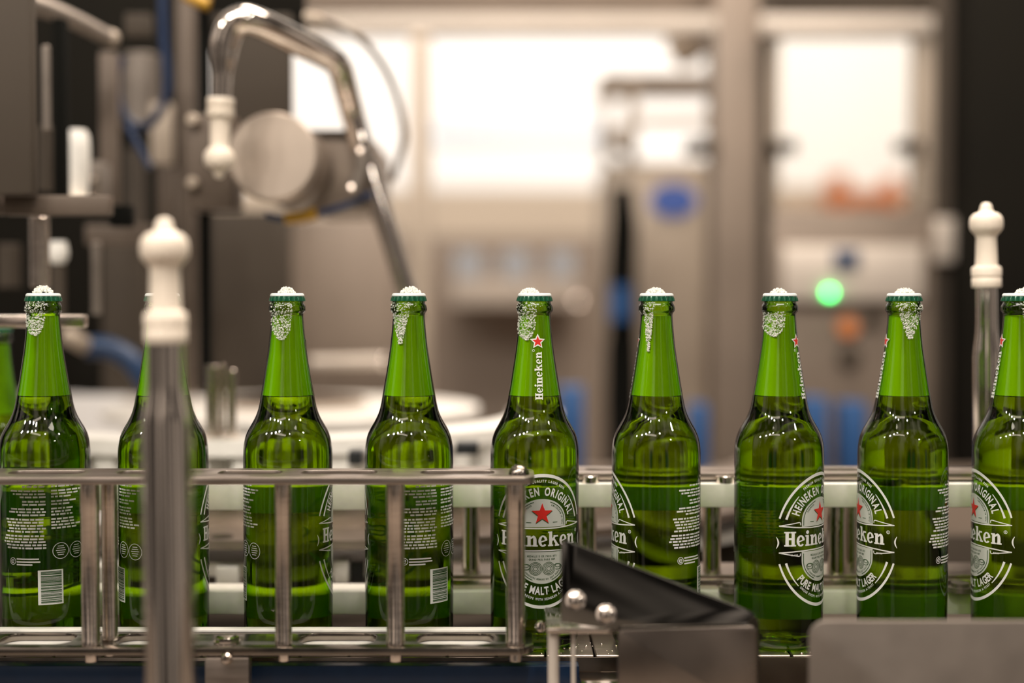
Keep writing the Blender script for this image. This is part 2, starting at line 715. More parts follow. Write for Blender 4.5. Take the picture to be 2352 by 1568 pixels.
# bold slab-serif letters of the wordmark, unit cap height 1, x height 0.72
def slab_letters():
    G = {}

    def rect(a, b, c, d):
        return [(a, b), (c, b), (c, d), (a, d)]
    xh, st, sf = 0.73, 0.235, 0.10
    H = [rect(0.09, 0, 0.09 + st, 1), rect(0.53, 0, 0.53 + st, 1), rect(0.3, 0.44, 0.56, 0.58)]
    for x in (0.0, 0.44):
        H += [rect(x, 0, x + 0.42, sf), rect(x, 1 - sf, x + 0.42, 1)]
    G['H'] = (H, [], 0.88)

    def ring(cx, cz, rx, rz, wx, wz, a0, a1, n=20):
        o = [(cx + rx * math.cos(R(a0 + (a1 - a0) * i / n)), cz + rz * math.sin(R(a0 + (a1 - a0) * i / n))) for i in range(n + 1)]
        q = [(cx + (rx - wx) * math.cos(R(a0 + (a1 - a0) * i / n)), cz + (rz - wz) * math.sin(R(a0 + (a1 - a0) * i / n))) for i in range(n + 1)]
        return (o, q)
    # the e leans back a little: its bar and aperture are tilted
    e_r = [ring(0.33, xh / 2, 0.33, xh / 2 + 0.02, 0.2, 0.1, 15, 318)]
    e_p = [[(0.13, 0.33), (0.15, 0.26), (0.645, 0.40), (0.64, 0.50), (0.46, 0.44)]]
    G['e'] = (e_p, e_r, 0.68)
    G['i'] = ([rect(0.08, 0, 0.08 + st, xh), rect(0, 0, 0.4, sf), rect(0, xh - sf, 0.2, xh),
               [(0.195 + 0.135 * math.cos(R(30 * k)), 0.93 + 0.125 * math.sin(R(30 * k))) for k in range(12)]], [], 0.42)
    G['n'] = ([rect(0.08, 0, 0.08 + st, xh), rect(0, 0, 0.39, sf), rect(0, xh - sf, 0.2, xh), rect(0.5, 0, 0.5 + st, 0.42), rect(0.43, 0, 0.82, sf)],
              [ring(0.50, 0.40, 0.235, 0.35, 0.235, 0.15, 0, 90, 10), ([(0.50, 0.75), (0.28, 0.62)], [(0.50, 0.60), (0.28, 0.47)])], 0.84)
    G['k'] = ([rect(0.08, 0, 0.08 + st, 1), rect(0, 0, 0.39, sf), rect(0, 1 - sf, 0.2, 1), [(0.3, 0.3), (0.62, 0.66), (0.44, 0.66), (0.3, 0.5)],
               [(0.38, 0.46), (0.62, 0.04), (0.84, 0.04), (0.50, 0.53)], rect(0.42, xh - sf, 0.78, xh), rect(0.52, 0, 0.88, sf)], [], 0.88)
    return G


SLAB = slab_letters()


def wordmark(ink, x0, z0, h, width, mat, fn=None, layer=1, dz=None):
    """'Heineken' from (0,0); fn maps local (x,y) to (s,z)"""
    adv, gap = [], 0.03
    tot = sum(SLAB[c][2] for c in 'Heineken') + gap * 7
    xs = width / (tot * h)
    x = 0
    for c in 'Heineken':
        polys, rings, wd = SLAB[c]
        for k, p in enumerate(polys):
            pts = [(x0 + (x + q[0]) * h * xs, z0 + q[1] * h) for q in p]
            if fn:
                pts = [fn(*q) for q in pts]
            ink.poly(pts, mat, layer + 0.05 * k)
        for o, q in rings:
            a = [(x0 + (x + t[0]) * h * xs, z0 + t[1] * h) for t in o]
            b = [(x0 + (x + t[0]) * h * xs, z0 + t[1] * h) for t in q]
            if fn:
                a = [fn(*t) for t in a]; b = [fn(*t) for t in b]
            ink.strip(a, b, mat, layer + 0.4)
        x += wd + gap


# ------------------------------------------------------------------ the bottle
BH = 0.2795
# (photo y, half width px) of a centre bottle -> profile
prof_px = [(1505, 84), (1500, 95), (1488, 101), (1440, 101.5), (1060, 102), (1030, 101.5), (1015, 99.5), (1000, 96), (985, 89.5), (970, 80.5), (957, 73.5), (942, 67.5), (925, 63.5), (907, 60.5),
           (887, 57), (860, 52.5), (830, 47.8), (805, 44), (783, 41.3), (760, 39), (740, 37.3), (724, 36.2), (719, 37.2), (716, 39.6), (713, 41.6), (709, 41.8), (704, 41.4), (701, 40.6), (697, 38), (694, 36.8), (686, 36.8), (676, 36)]


def z_of(y):
    return CZ - (y - HORIZON) / FPX * (D0 - 0.0 - 0.035 * (1 if y > 1450 else 0)) + (0 if y > 1450 else 0.0)


PROF = [(hw * D0 / FPX, max(0.0, z_of(y))) for y, hw in prof_px]
PROF[0] = (PROF[0][0], 0.0)
PROF[1] = (PROF[1][0], 0.0022)
PROF[2] = (PROF[2][0], 0.0065)
PROF[3] = (PROF[3][0], 0.022)
BEER = z_of(908)


def rad_at(z):
    for (r0, z0), (r1, z1) in zip(PROF, PROF[1:]):
        if z0 <= z <= z1:
            return r0 + (r1 - r0) * (z - z0) / max(z1 - z0, 1e-9)
    return PROF[-1][0] if z > PROF[-1][1] else PROF[0][0]


def smooth_profile(pr, it=2):
    for _ in range(it):
        out = [pr[0]]
        for a, b in zip(pr, pr[1:]):
            out.append((a[0] * 0.75 + b[0] * 0.25, a[1] * 0.75 + b[1] * 0.25))
            out.append((a[0] * 0.25 + b[0] * 0.75, a[1] * 0.25 + b[1] * 0.75))
        out.append(pr[-1])
        pr = out
    return pr


SM = smooth_profile(PROF)


def rad_s(z):
    for (r0, z0), (r1, z1) in zip(SM, SM[1:]):
        if z0 <= z <= z1:
            return r0 + (r1 - r0) * (z - z0) / max(z1 - z0, 1e-9)
    return SM[-1][0]


def make_bottle():
    root = thing('beer_bottle', '', 'bottle', (0, 0, 0), 'green beer bottles in a row on the conveyor')
    # body: thick green glass filled with beer up to the fill line
    low = [(0, 0.004), (0.012, 0.0035), (0.024, 0.0)] + [p for p in SM if p[1] < BEER - 0.0004]
    body = low + [(rad_s(BEER), BEER), (rad_s(BEER) - 0.003, BEER - 0.0002), (0, BEER - 0.0002)]
    obj('glass_body', lathe(body, 96, close=False), 'green_beer_glass', root, angle=60)
    neck = [(rad_s(BEER), BEER + 0.0001)] + [p for p in SM if p[1] > BEER + 0.0005]
    neck = neck + [(0.0095, neck[-1][1] + 0.0003)]
    obj('glass_neck', lathe(neck, 64, close=False), 'green_neck_glass', root, angle=60)
    inner = [(0, BEER + 0.0006), (rad_s(BEER) - 0.0012, BEER + 0.0006)] + [(r - 0.0012, z) for r, z in SM if BEER + 0.001 < z < z_of(727)] + [(0.0108, z_of(725)), (0, z_of(724))]
    obj('fogged_lining', lathe(inner, 96, close=False), 'beer_mist', root, angle=60)
    # crown cap
    bm = bmesh.new()
    seg = 21 * 6
    zt = z_of(672)
    prof = [(0.0128, z_of(692), 0.0009), (0.0139, z_of(691), 0.0007), (0.0137, z_of(685), 0.00045), (0.0134, z_of(681.5), 0.0002), (0.0133, z_of(679.5), 0.0)]
    rings = []
    for r, z, amp in prof:
        rings.append([bm.verts.new(((r + amp * math.cos(21 * 2 * math.pi * i / seg)) * math.cos(2 * math.pi * i / seg), (r + amp * math.cos(21 * 2 * math.pi * i / seg)) * math.sin(2 * math.pi * i / seg), z)) for i in range(seg)])
    for a, b in zip(rings, rings[1:]):
        for i in range(seg):
            bm.faces.new((a[i], a[(i + 1) % seg], b[(i + 1) % seg], b[i]))
    bm.faces.new(rings[-1])
    cap = obj('crown_cap', bm, 'green_cap', root, angle=50)
    z0 = z_of(680)
    obj('cap_top', lathe([(0.01345, z0), (0.01352, z0 + 0.0006), (0.0131, z0 + 0.0017), (0.0121, z0 + 0.0024), (0.0, z0 + 0.0026)], 48), 'cap_white', cap)['label'] = 'white printed top of the crown cap'
    # ---- front label
    ik = Ink()
    W, S, Rd, Dk = 0, 1, 2, 3
    cz = 0.0872
    # outer ring, broken beside the banner
    for s in (1, -1):
        n = 30
        a0, a1 = 20, 90
        for up in (1, -1):
            o, q = [], []
            for i in range(n + 1):
                a = R(a0 + (a1 - a0) * i / n)
                t = 0.0014 + 0.0012 * (i / n)
                o.append((s * 0.0412 * math.cos(a), cz + up * 0.0525 * math.sin(a)))
                q.append((s * (0.0412 - t) * math.cos(a), cz + up * (0.0525 - t) * math.sin(a)))
            ik.strip(o, q, W)
            # inner ring pieces at the sides
            pts = ring_arc(0, cz, s * 0.0355, up * 0.0455, 22, 50, 14)
            ik.stroke(pts, [0.0018 - 0.0012 * i / 14 for i in range(15)], W)
        # side brackets
        pts = [(s * (0.0405 + 0.0 - 0.0016 * math.sin(math.pi * i / 8)), cz - 0.0012 - 0.0045 + 0.009 * i / 8) for i in range(9)]
        ik.stroke(pts, [0.0003 + 0.0009 * math.sin(math.pi * i / 8) for i in range(9)], W)
        # banner tails
        for up, zc in ((1, 0.0972), (-1, 0.0800)):
            pts = [(0, zc), (s * 0.012, zc + up * 0.0001), (s * 0.025, zc + up * 0.0008), (s * 0.0385, zc + up * 0.0019), (s * 0.0225, zc + up * 0.0046), (s * 0.0215, zc + up * 0.0042), (s * 0.0213, zc + up * 0.0024)]
            ik.stroke(pts[:4], 0.0009, W)
            ik.stroke(pts[3:], 0.0007, W)
    # upper window
    cu, cl = 0.1030, 0.0720

    def window(up, cc, rx, rz, zflat, mat, layer):
        pts = ring_arc(0, cc, rx, up * rz, 0, 180, 30)
        pts = [(rx, zflat)] + pts + [(-rx, zflat)]
        ik.poly(pts, mat, layer)
    window(1, cu, 0.0203, 0.0172, 0.0983, S, 0)
    window(-1, cl, 0.0203, 0.0178, 0.0789, S, 0)
    ik.stroke([(0.0187, 0.0992)] + ring_arc(0, cu, 0.0187, 0.0156, 0, 70, 14), 0.0006, Dk, 1)
    ik.stroke([(-0.0187, 0.0992)] + ring_arc(0, cu, -0.0187, 0.0156, 0, 70, 14), 0.0006, Dk, 1)
    ik.stroke([(0.0187, 0.0775)] + ring_arc(0, cl, 0.0187, -0.0162, 0, 66, 14), 0.0006, Dk, 1)
    ik.stroke([(-0.0187, 0.0775)] + ring_arc(0, cl, -0.0187, -0.0162, 0, 66, 14), 0.0006, Dk, 1)
    ik.word('FOUNDED', 0.0013, Dk, lambda d: on_arc(cu, 0.0163, 0.0132)(d - 0.0125), 0.7, 0.35)
    ik.word('AMSTERDAM IN 1873', 0.0013, Dk, lambda d: on_arc(cu, 0.0163, 0.0132)(d + 0.0165), 0.7, 0.35)
    ik.poly(star_pts(0, 0.1084, 0.0092, 0.42), W, 1)
    ik.poly(star_pts(0.0, 0.1079, 0.0088, 0.42), Dk, 1.3)
    ik.poly(star_pts(0, 0.1085, 0.0086, 0.41), Rd, 1.6)
    for sx in (-1, 1):
        ik.poly([(sx * 0.0105 - 0.002, 0.1016), (sx * 0.0105 + 0.002, 0.1016), (sx * 0.0105 + 0.002, 0.1021), (sx * 0.0105 - 0.002, 0.1021)], Dk, 1)
        ik.word('TRADE' if sx < 0 else 'MARK', 0.0013, W, lambda d, sx=sx: (sx * 0.0265 + d, 0.0757, 0), 0.8, 0.25)
    # lower window: two lines of small print and the round medals
    ik.word('MEDAILLE D OR PARIS 1875', 0.0015, Dk, lambda d: (d, 0.0750, 0), 0.62, 0.22)
    ik.word('GRAND PRIX PARIS 1889', 0.0015, Dk, lambda d: (d, 0.0724, 0), 0.62, 0.22)
    for sx in (-1, 1):
        for k, rr in enumerate((0.0050, 0.0040, 0.0028, 0.0016)):
            ik.stroke(ring_arc(sx * 0.0052, 0.0660, rr, rr, 0, 360, 24), 0.0004, Dk, 1 + 0.1 * k)
        ik.stroke(ring_arc(sx * 0.0125, 0.0672, 0.0035, 0.0022, -120, 160, 14), 0.0005, Dk, 1.1)
        ik.stroke(ring_arc(sx * 0.0128, 0.0680, 0.0022, 0.0012, 0, 360, 14), 0.0004, Dk, 1.2)
    ik.word('HORS CONCOURS MEMBRE DU JURY PARIS 1900', 0.0013, Dk, on_arc(cl, 0.0172, 0.0150, True), 0.7, 0.3)
    # big arched words
    ik.word('HEINEKEN ORIGINAL', 0.0064, W, on_arc(cu - 0.0005, 0.0232, 0.0205), 0.62, 0.10)
    ik.word('PURE MALT LAGER', 0.0060, W, on_arc(cl, 0.0290, 0.0262, True), 0.66, 0.10)
    ik.word('PREMIUM QUALITY LAGER BEER', 0.0019, W, on_arc(cz, 0.0355, 0.0460), 0.75, 0.25)
    ik.word('UNIQUE RECIPE WITH HEINEKEN A-YEAST', 0.0018, W, on_arc(cz, 0.0355, 0.0460, True), 0.72, 0.25)
    # wordmark and registered sign
    wordmark(ik, -0.0345, 0.0833, 0.0114, 0.0655, W)
    ik.stroke(ring_arc(0.0337, 0.0935, 0.0012, 0.0012, 0, 360, 16), 0.0004, W, 1)
    ik.word('R', 0.0012, W, lambda d: (0.0337 + d, 0.0929, 0), 0.8)
    ik.build('front_label', ['ink_white', 'ink_silver', 'ink_red', 'ink_dark'], rad_s, root)
    # ---- neck print: wordmark running upwards with the red star over it
    nk = Ink()
    za, zb = z_of(914), z_of(806)
    wordmark(nk, 0, 0, 0.0060, zb - za, 0, fn=lambda x, y: (0.0030 - y, za + x))
    zs = z_of(783)
    nk.poly(star_pts(0, zs, 0.0062, 0.5), 0, 1)
    nk.poly(star_pts(0, zs, 0.0045, 0.42), 1, 1.5)
    nk.stroke(ring_arc(-0.0034, zb + 0.0010, 0.0008, 0.0008, 0, 360, 12), 0.0003, 0, 1)
    nk.build('neck_print', ['ink_white', 'ink_red'], rad_s, root, step=0.001)
    # ---- back label: two columns of fine print, seals and a bar code
    bk = Ink()
    rb = 0.0352
    off = math.pi * rb - 0.005     # centre of the bar code along the wrap
    rnd = random.Random(3)
    z = 0.1290
    row = 0
    lens = [20, 0, 30, 28, 22, 0, 20, 20, 0, 30, 32, 24, 0, 35, 34, 33, 32, 34, 0, 36, 37, 38, 35, 34]
    for L in lens:
        h = 0.0013
        if L == 0:
            z -= 0.0011
            continue
        x = off - L / 1000 * 1.05
        end = off - 0.003
        while x < end - 0.002:
            wl = min(rnd.uniform(0.0016, 0.0062), end - x)
            bk.poly([(x, z), (x + wl, z), (x + wl, z + h), (x, z + h)], 0)
            x += wl + 0.0009
        x = off + 0.001
        end = off + 0.028 - rnd.uniform(0, 0.010)
        if row < 13:
            while x < end - 0.002:
                wl = min(rnd.uniform(0.0016, 0.0062), end - x)
                bk.poly([(x, z), (x + wl, z), (x + wl, z + h), (x, z + h)], 0)
                x += wl + 0.0009
        z -= 0.00235
        row += 1
    for (cx, cc, rr) in ((off - 0.030, 0.0715, 0.0026), (off + 0.008, 0.0790, 0.0062), (off + 0.0215, 0.0785, 0.0062)):
        bk.stroke(ring_arc(cx, cc, rr, rr, 0, 360, 32), 0.0005, 0)
        for q in range(-2, 3):
            hw = rr * (0.62 - 0.12 * abs(q))
            if rr > 0.004:
                bk.poly([(cx - hw, cc + q * 0.0017), (cx + hw, cc + q * 0.0017), (cx + hw, cc + q * 0.0017 + 0.0006), (cx - hw, cc + q * 0.0017 + 0.0006)], 0)
    bk.stroke(ring_arc(off - 0.030, 0.0715, 0.0013, 0.0013, 20, 320, 14), 0.0006, 0, 1)
    bk.poly([(off - 0.0313, 0.0713), (off - 0.0287, 0.0713), (off - 0.0287, 0.0718), (off - 0.0313, 0.0718)], 0, 1.2)
    for q, L in enumerate((18, 19, 13)):
        bk.poly([(off - 0.0265, 0.0728 - q * 0.0022), (off - 0.0265 + L / 1000, 0.0728 - q * 0.0022), (off - 0.0265 + L / 1000, 0.0739 - q * 0.0022), (off - 0.0265, 0.0739 - q * 0.0022)], 0)
    bx0, bx1, bz0, bz1 = off - 0.0095, off + 0.0095, 0.0375, 0.0645
    bk.poly([(bx0, bz0), (bx1, bz0), (bx1, bz1), (bx0, bz1)], 0)
    z = bz0 + 0.0012
    while z < bz1 - 0.0012:
        t = rnd.choice((0.0003, 0.0003, 0.0006, 0.0009))
        bk.poly([(bx0 + 0.0022, z), (bx1 - 0.0012, z), (bx1 - 0.0012, z + t), (bx0 + 0.0022, z + t)], 1, 1)
        z += t + rnd.choice((0.0003, 0.0004, 0.0007))
    bk.build('back_label', ['ink_white', 'ink_dark'], rad_s, root)
    return root


proto = make_bottle()


def bubbles(n, place, rnd):
    bm = bmesh.new()
    for _ in range(n):
        c, r = place()
        M = Matrix.Translation(c) @ Matrix.Diagonal((r, r, r, 1))
        bmesh.ops.create_icosphere(bm, subdivisions=1, radius=1, matrix=M)
    return bm


def add_foam(root, seed, x_off, y0, y1, half, top_r, top_h, top_x, pointed=0.0, n=260):
    """bubbles that ran down the neck and the froth on the cap; angles are towards the camera"""
    rnd = random.Random(seed)
    X = root.location.x
    al = math.atan2(X, D0 + root.location.y)
    rot = root.rotation_euler.z
    if n:
        def place():
            while True:
                t = rnd.random()
                z = z_of(y0 + (y1 - y0) * t)
                env = math.sqrt(max(0, 1 - max(0, (t - 0.35) / 0.65) ** 2)) if not pointed else (1 - 0.85 * t)
                u = rnd.uniform(-1, 1) * half * env
                if y0 + (y1 - y0) * t < 719 and rnd.random() < 0.45:
                    continue
                rr = max(rad_s(z), 0.0127 if z > z_of(700) else 0)
                a = math.asin(max(-0.98, min(0.98, (x_off + u) * D0 / FPX / rr))) - al - rot
                r = rnd.choice((0.0003, 0.0004, 0.0005, 0.0008))
                return Vector((math.sin(a) * (rr + r * 0.2), -math.cos(a) * (rr + r * 0.2), z)), r
        o = obj('neck_bubbles', bubbles(n, place, rnd), 'beer_foam', None, angle=180)
        o.parent = root
        o['label'] = 'white foam bubbles run down the neck'
        o['kind'] = 'stuff'
    zt = z_of(672)

    def top():
        while True:
            u, v = rnd.uniform(-1, 1), rnd.uniform(-1, 1)
            q = u * u + v * v
            if q < 1:
                h = top_h * (1 - q) ** 0.7
                a = -al - rot
                x, y = u * top_r + top_x, v * top_r
                return Vector((x * math.cos(a) - y * math.sin(a), x * math.sin(a) + y * math.cos(a), zt - 0.0004 + h * rnd.uniform(0.35, 1))), rnd.choice((0.0005, 0.0006, 0.0008, 0.001))
    o = obj('cap_froth', bubbles(230, top, rnd), 'beer_foam', None, angle=180)
    o.parent = root
    o['label'] = 'froth mound on the cap'
    o['kind'] = 'stuff'


# centre px, star angle seen from the camera, label
rows = [
    (100, 194, 'green beer bottle with bar code facing forward, first of the row behind the guide rail', (-19, 690, 770, 22, 0.0080, 0.0062, -0.0005, 0)),
    (373, 115, 'green beer bottle standing directly behind the near white tipped filling tube', (-10, 700, 760, 16, 0.005, 0.003, 0, 0)),
    (660, 105, 'green beer bottle showing two round seals beside the word edge, behind the guide rail', (-14, 694, 780, 24, 0.0068, 0.0048, -0.0005, 0)),
    (939, -129, 'green beer bottle with bar code at its edge, between two guide rail posts', (-19, 694, 788, 25, 0.0082, 0.0055, 0.0015, 0.001)),
    (1228, 9.7, 'green beer bottle with the whole red star label facing forward at the guide rail end', (-20, 694, 780, 24, 0.0075, 0.0040, -0.004, 0)),
    (1508, -90, 'green beer bottle behind the sloping dark metal guard', (-18, 694, 805, 13, 0.0072, 0.0045, -0.001, 0.001)),
    (1791, 63, 'green beer bottle with label turned to its side, seen down to its base', (-14, 716, 772, 26, 0.0062, 0.0038, -0.001, 0)),
    (2076, -72, 'green beer bottle with a pointed foam patch, behind the grey sheet plate', (14, 694, 777, 34, 0.0075, 0.0042, 0.0005, 1)),
    (2342, -69, 'green beer bottle cut by the picture edge beside the steel tube with white tip', (26, 694, 790, 26, 0.0065, 0.0042, 0.003, 1)),
]


def copy_tree(o, parent=None):
    c = o.copy()
    COL.objects.link(c)
    if parent:
        c.parent = parent
    for ch in o.children:
        copy_tree(ch, c)
    return c


bottles = []
kids_ready = [proto] + [copy_tree(proto) for _ in range(len(rows))]
for (pxc, phi, lab, fm), b in zip(rows, kids_ready):
    X = (pxc - 1176) * D0 / FPX
    b.location = (X, 0, 0)
    b.rotation_euler = (0, 0, R(phi) - math.atan2(X, D0))
    b['label'] = lab
    bottles.append(b)
    add_foam(b, pxc, fm[0], fm[1], fm[2], fm[3], fm[4], fm[5], fm[6], fm[7], 120 if pxc == 373 else 520)
# one more in the machine behind the steel band
b = kids_ready[-1]
b.location = (P(-8, 900, 0.17).x, 0.17, -0.028)
b.rotation_euler = (0, 0, R(160))
b['label'] = 'dark green bottle deep in the machine behind the steel band, cut by the left edge'
b['group'] = 'bottles inside the machine'

# ------------------------------------------------------------------ front guide rail (near side)
YF, YB = -0.095, -0.0375
zt = P(600, 1096, YF).z
xe = P(1228, 1100, YF).x
XL = -0.62


def slot(px0, px1, y0, y1, Yref, r):
    return list(reversed(rrect((px0 - 1176) * (Yref + D0) / FPX, (px1 - 1176) * (Yref + D0) / FPX, y0, y1, r)))


guide = thing('bottle_guide_rail', 'near steel guide rail of two slotted plates joined by posts, in front of the bottles', 'guide rail', (-0.2, -0.066, 0))
outl = rrect(XL, xe, YF, YB, 0.012, corners=(0, 1, 1, 0))
YM = -0.062
sl = [slot(a, b_, -0.074, -0.050, YM, 0.008) for a, b_ in ((-380, -250), (-190, -40), (20, 190), (270, 440), (500, 645), (692, 865), (966, 1135))]
bm = plate([outl] + sl, 0.0055, 0.0009, Matrix.Translation((0, 0, zt - 0.00275)))
obj('upper_plate', bm, 'steel_flat', guide, angle=30)
zb = P(600, 1487, YF).z
sl = [slot(a, b_, -0.083, -0.049, YM, 0.012) for a, b_ in ((-420, -290), (-230, -60), (0, 168), (265, 430), (688, 862), (957, 1133))]
outl = rrect(XL, P(1226, 1490, YF).x, YF, YB, 0.014, corners=(0, 1, 1, 0))
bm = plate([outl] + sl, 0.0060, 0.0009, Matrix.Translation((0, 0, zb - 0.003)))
obj('lower_plate', bm, 'wet_shaded_steel', guide, angle=30)
# plastic liners under each plate, behind the posts
bm = box(XL, xe - 0.012, YB - 0.012, YB + 0.0005, zt - 0.0115, zt - 0.0056, 0.0006)
obj('plastic_liner', bm, 'white_plastic', guide)['label'] = 'cream plastic liner strip'
bm = box(XL, xe - 0.012, YB - 0.010, YB + 0.0005, zb, zb + 0.0022, 0.0006)
obj('plastic_liner', bm, 'white_plastic', guide)['label'] = 'cream plastic liner strip'
bm = box(XL, xe - 0.02, -0.082, -0.046, zb - 0.0078, zb - 0.0062, 0.0004)
obj('plastic_liner', bm, 'white_plastic', guide)['label'] = 'cream plastic liner strip'
for pxc, Y, r in ((203, -0.088, 0.0070), (247, -0.070, 0.0060), (648, -0.086, 0.0064), (907, -0.087, 0.0070), (1184, -0.086, 0.0074), (-230, -0.087, 0.007)):
    x = (pxc - 1176) * (Y + D0) / FPX
    z1, z0 = zt - 0.0056, zb
    pr = [(r - 0.0006, z0), (r, z0 + 0.0006), (r, z0 + 0.004), (r * 0.96, z0 + 0.0045), (r * 0.96, z1 - 0.022), (r, z1 - 0.0215), (r, z1)]
    p = obj('post', lathe(pr, 40, (x, Y, 0)), 'steel', guide)
    bm = lathe([(r * 0.62, zb - 0.0118), (r * 0.68, zb - 0.0112), (r * 0.68, zb - 0.006)], 24, (x, Y, 0))
    obj('post_end', bm, 'steel_bright', p)
# bolt and dome on plates
for (pxc, Y, zz, r, h) in ((518, -0.078, zb, 0.0088, 0.0048),):
    x = (pxc - 1176) * (Y + D0) / FPX
    bm = lathe([(r * 1.15, zz), (r * 1.15, zz + 0.0012)], 32, (x, Y, 0))
    lathe([(r, zz + 0.0012), (r, zz + h * 0.85), (r * 0.85, zz + h)], 6, (x, Y, 0), bm=bm)
    obj('hex_bolt', bm, 'steel_bright', guide)
x = (1192 - 1176) * (1.055) / FPX
bm = lathe([(0.0078 * math.cos(R(a)), zt + 0.0075 * math.sin(R(a))) for a in range(0, 90, 12)] + [(0, zt + 0.0075)], 32, (x, -0.078, 0))
obj('dome_nut', bm, 'wet_shaded_steel', guide)
# bracket that carries the rail
bm = pbox(470, 1511, 572, 1640, -0.098, 0.012, 0.001)
obj('support_bracket', bm, 'steel_flat', guide)
bm = lathe([(0.004, 0), (0.0042, 0.0006), (0.003, 0.0028), (0, 0.0032)], 20, P(520, 1512, -0.099), (0, -1, 0))
obj('bracket_screw', bm, 'steel_bright', guide)

# ------------------------------------------------------------------ conveyor
conv = thing('conveyor', 'conveyor with dark slat chain and steel side frame that carries the green bottles', 'conveyor', (0, 0, -0.10))
bm = bmesh.new()
x = -0.62
while x < 0.62:
    box(x + 0.0008, x + 0.0372, -0.041, 0.041, -0.0045, 0.0, 0.0007, bm, 1)
    box(x + 0.010, x + 0.028, -0.034, 0.034, -0.012, -0.0045, 0.001, bm, 1)
    x += 0.038
obj('slat_chain', bm, 'steel_flat', conv)
bm = box(-0.62, 0.62, -0.0435, -0.0412, -0.060, -0.0012, 0.0004)
obj('side_frame', bm, 'wet_shaded_steel', conv)
bm = box(-0.62, 0.62, 0.0412, 0.0435, -0.060, -0.0012, 0.0004)
obj('side_frame', bm, 'steel', conv)
bm = box(-0.62, 0.62, -0.040, 0.040, -0.050, -0.016, 0.001)
obj('chain_bed', bm, 'black_plastic', conv)
bm = bmesh.new()
rnd = random.Random(5)
for _ in range(70):
    x = rnd.uniform(0.02, 0.10) if rnd.random() < 0.6 else rnd.uniform(0.16, 0.26)
    r = rnd.uniform(0.0004, 0.0014)
    bmesh.ops.create_icosphere(bm, subdivisions=2, radius=1, matrix=Matrix.Translation((x, rnd.uniform(-0.040, 0.0), r * 0.3)) @ Matrix.Diagonal((r, r, r * 0.6, 1)))
o = obj('water_drops', bm, 'steel_bright', conv)
o['kind'] = 'stuff'
# blue bar in front
bx1 = P(1330, 1540, -0.058).x
bm = box(-0.62, bx1, -0.060, -0.0445, -0.0175, -0.0035, 0.0012)
o = solo('wear_strip', bm, 'blue_plastic', 'dark blue plastic strip along the conveyor under the guide rail', 'plastic strip')
bm = box(-0.62, bx1 - 0.01, -0.062, -0.046, -0.060, -0.0180, 0.001)
solo('strip_holder', bm, 'steel_flat', 'thin steel ledge under the dark blue plastic strip', 'steel ledge')
bm = box(P(1325, 1540, -0.07).x, P(1460, 1540, -0.07).x, -0.085, -0.0445, -0.018, -0.012, 0.001)
solo('drip_plate', bm, 'steel_bright', 'bright steel drip plate between the small bracket and the dark guard', 'steel plate')

# ------------------------------------------------------------------ rear guide rail (far side of the bottles)
rg = thing('bottle_guide_rail', 'far steel guide rail with white plastic liners and round posts, behind the bottles', 'guide rail', (0.2, 0.08, 0))
YA, YZ = 0.0375, 0.098
zr = P(1500, 1070, YZ).z
outl = rrect(-0.06, 0.70, YA + 0.012, YZ, 0.008, corners=(1, 0, 0, 1))
sl = [slot(a, b_, 0.066, 0.086, 0.075, 0.008) for a, b_ in ((1345, 1440), (1480, 1600), (1700, 1840), (1890, 1990), (2040, 2165))]
obj('upper_plate', plate([outl] + sl, 0.006, 0.0009, Matrix.Translation((0, 0, zr - 0.003))), 'steel_flat', rg, angle=30)
z1 = P(1500, 1111, YA).z
z2 = P(1500, 1165, YA).z
obj('upper_liner', box(-0.085, 0.70, YA, YA + 0.035, z2, z1, 0.001), 'white_plastic', rg)['label'] = 'white plastic liner block'
z3 = P(1500, 1311, 0.07).z
obj('lower_plate', plate([rrect(-0.06, 0.70, YA + 0.016, 0.11, 0.006)], 0.003, 0.0006, Matrix.Translation((0, 0, z3 - 0.0015))), 'steel_flat', rg, angle=30)
z4, z5 = P(1500, 1358, YA).z, P(1500, 1411, YA).z
obj('spacer_bar', box(-0.06, 0.70, YA + 0.010, YA + 0.030, z4, z3 - 0.003, 0.0008), 'steel', rg)
obj('lower_liner', box(-0.42, 0.70, YA, YA + 0.035, z5, z4, 0.001), 'white_plastic', rg)['label'] = 'white plastic liner block'
for pxc, Y, r in ((1081, 0.07, 0.0075), (1350, 0.07, 0.0078), (1637, 0.07, 0.0078), (1925, 0.066, 0.0080), (1953, 0.088, 0.0075)):
    x = (pxc - 1176) * (Y + D0) / FPX
    o = obj('post', lathe([(r, z3), (r, z1 + 0.001)], 40, (x, Y, 0)), 'steel_tube', rg)
for pxc, py, r in ((1357, 1111, 0.0072), (1668, 1111, 0.0082), (2062, 1111, 0.007)):
    x = (pxc - 1176) * (1.176) / FPX
    bm = lathe([(r, z1), (r, z1 + 0.0052), (r * 0.92, z1 + 0.006), (0, z1 + 0.006)], 30, (x, YA + 0.0085, 0))
    obj('round_nut', bm, 'steel_bright', rg)
for pxc in (1680, 2205):
    x = (pxc - 1176) * (1.176) / FPX
    zz = z4
    bm = lathe([(0.0105, zz), (0.0105, zz + 0.004), (0.0075, zz + 0.0045), (0.0075, zz + 0.0075), (0, zz + 0.0078)], 30, (x, YA + 0.0, 0))
    obj('washer_stack', bm, 'steel_satin', rg)

# left half of the rear: star wheel grippers
sw = thing('star_wheel', 'white star wheel plate with square black pockets behind the left bottles', 'star wheel', (-0.25, 0.30, 0.05))
# near arc block with pockets


